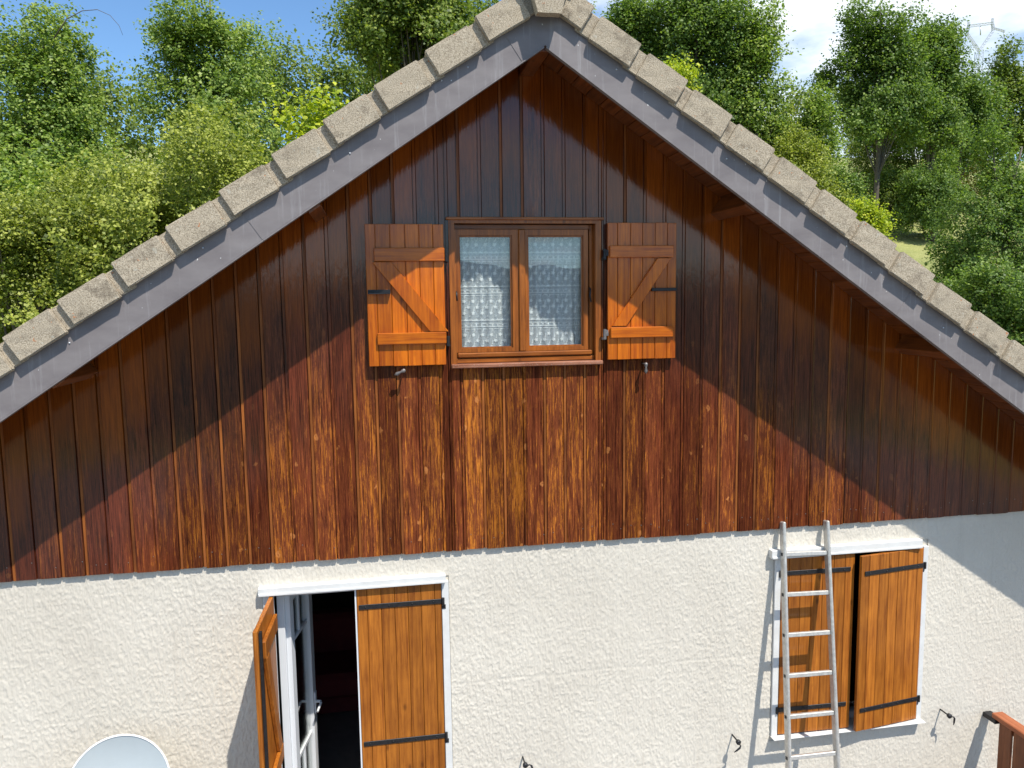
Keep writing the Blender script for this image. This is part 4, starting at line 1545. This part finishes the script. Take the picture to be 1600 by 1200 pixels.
tree('thorn_bush', 'wide arching olive-green thorn bush below the leaning alder', 1235, 178, 210, 27, 'haw', 0.105, 44000, 22, nclump=80, cat='bush')
tree('thorn_bush', 'dark thorn bush between the arching thorn bush and the rust tinged olive bush', 1375, 150, 160, 46, 'oak', 0.12, 34000, 23, nclump=70, cat='bush')
tree('thorn_bush', 'rust tinged olive bush below the rounded oaks', 1500, 152, 160, 47, 'olive', 0.13, 28000, 24, nclump=60, cat='bush')
tree('thorn_bush', 'low dark bush above the little meadow', 1312, 235, 125, 29, 'dark', 0.11, 26000, 25, nclump=60, cat='bush')
tree('elder_bush', 'yellow-green bush at the edge of the little meadow', 1350, 285, 105, 23, 'lime', 0.10, 15000, 26, nclump=45, cat='bush')
tree('hazel_bush', 'dark hazel at the foot of the big maple, just above the roof edge', 1570, 385, 250, 13.5, 'dark', 0.08, 40000, 28, nclump=50, cat='bush')
tree('hazel_bush', 'dark hazel between the little meadow and the big maple', 1475, 415, 90, 16.0, 'dark', 0.085, 16000, 29, nclump=34, cat='bush')
tree('thorn_bush', 'low dark bush between the little meadow and the olive bush', 1465, 238, 150, 36, 'dark', 0.12, 26000, 31, nclump=45, cat='bush')
tree('thorn_bush', 'small dark green bush at the top of the little meadow', 1392, 248, 110, 39, 'oak', 0.12, 16000, 32, nclump=36, cat='bush')
tree('field_maple', 'big dark green maple above the roof slope on the ladder side', 1588, 165, 275, 17.5, 'dark', 0.088, 62000, 27, nclump=75, fill=0.45)
# second row that closes the slope behind
WOODL = ['oak of the wood edge seen through the gap behind the feathery ash trees', 'wood edge oak showing behind the bright sapling', 'wood edge oak behind the dense dark oak', 'wood edge oak hidden mostly by the ridge tile', 'wood edge oak behind the slim alder group', 'wood edge oak behind the pale upright hazel', 'wood edge oak behind the large oak beside the pylon']
for k, (xp, tp, wp) in enumerate(((120, 120, 260), (430, 60, 220), (560, 60, 200), (860, -20, 200), (1050, 60, 240), (1290, 120, 240), (1430, 70, 220))):
    tree('wood_edge_tree', WOODL[k], xp, tp, wp, 52 + 2 * k, 'oak', 0.26, 9000, 40 + k, nclump=50,
         group='trees of the wood edge')

# ------------------------------------------------------------------ pylon on the hill
YP = 250.0
pc = px(1533, 60, YP)
pg = float(ground_h(np.array(pc.x), np.array(YP)))
pyl = empty('power_pylon', (pc.x, YP, pg), 'steel lattice power pylon on the hill above the trees', 'pylon')
S_ = (YP + D) / FPX                                  # metres per photo pixel there


def P2(x, y, dy=0.0):
    c = px(x, y, YP)
    return Vector((c.x, YP + dy, c.z))


def lattice(name, a, b, wdt, n_, r=0.09):
    bm = bmesh.new()
    d = (b - a).normalized()
    s1 = d.orthogonal().normalized() * wdt / 2
    s2 = d.cross(s1).normalized() * wdt / 2
    cs_ = [s1, s2, -s1, -s2]
    for c in cs_:
        tube_into(bm, [a + c, b + c], r, 4, False)
    for i in range(n_):
        p0, p1 = a.lerp(b, i / n_), a.lerp(b, (i + 1) / n_)
        for j in range(4):
            tube_into(bm, [p0 + cs_[j], p1 + cs_[(j + 1) % 4]], r * 0.6, 3, False)
    return link(name, bm_mesh(bm, name), M['galv'], pyl)


lattice('crossarm', P2(1513, 41), P2(1552, 36), 1.0, 8)
lattice('crossarm', P2(1496, 52), P2(1513, 45), 0.7, 5)
lattice('crossarm', P2(1552, 44), P2(1570, 49), 0.7, 5)
lattice('horn', P2(1551, 44), P2(1551, 28), 0.7, 4)
lattice('horn', P2(1513, 45), P2(1514, 34), 0.7, 3)
lattice('leg', P2(1511, 53), P2(1514, 38), 0.9, 4)
lattice('leg', P2(1552, 48), P2(1551, 38), 0.9, 4)
lattice('leg', P2(1511, 53), P2(1530, 80), 1.0, 7)
lattice('leg', P2(1552, 48), P2(1530, 80), 1.0, 7)
lattice('mast', P2(1530, 80), Vector((pc.x, YP, pg)), 2.6, 12, 0.14)
tube('insulator', [P2(1532, 41), P2(1532, 55)], 0.22, M['galv'], pyl, 6)
tube('insulator', [P2(1497, 52), P2(1497, 62)], 0.2, M['galv'], pyl, 6)
tube('insulator', [P2(1569, 49), P2(1569, 59)], 0.2, M['galv'], pyl, 6)
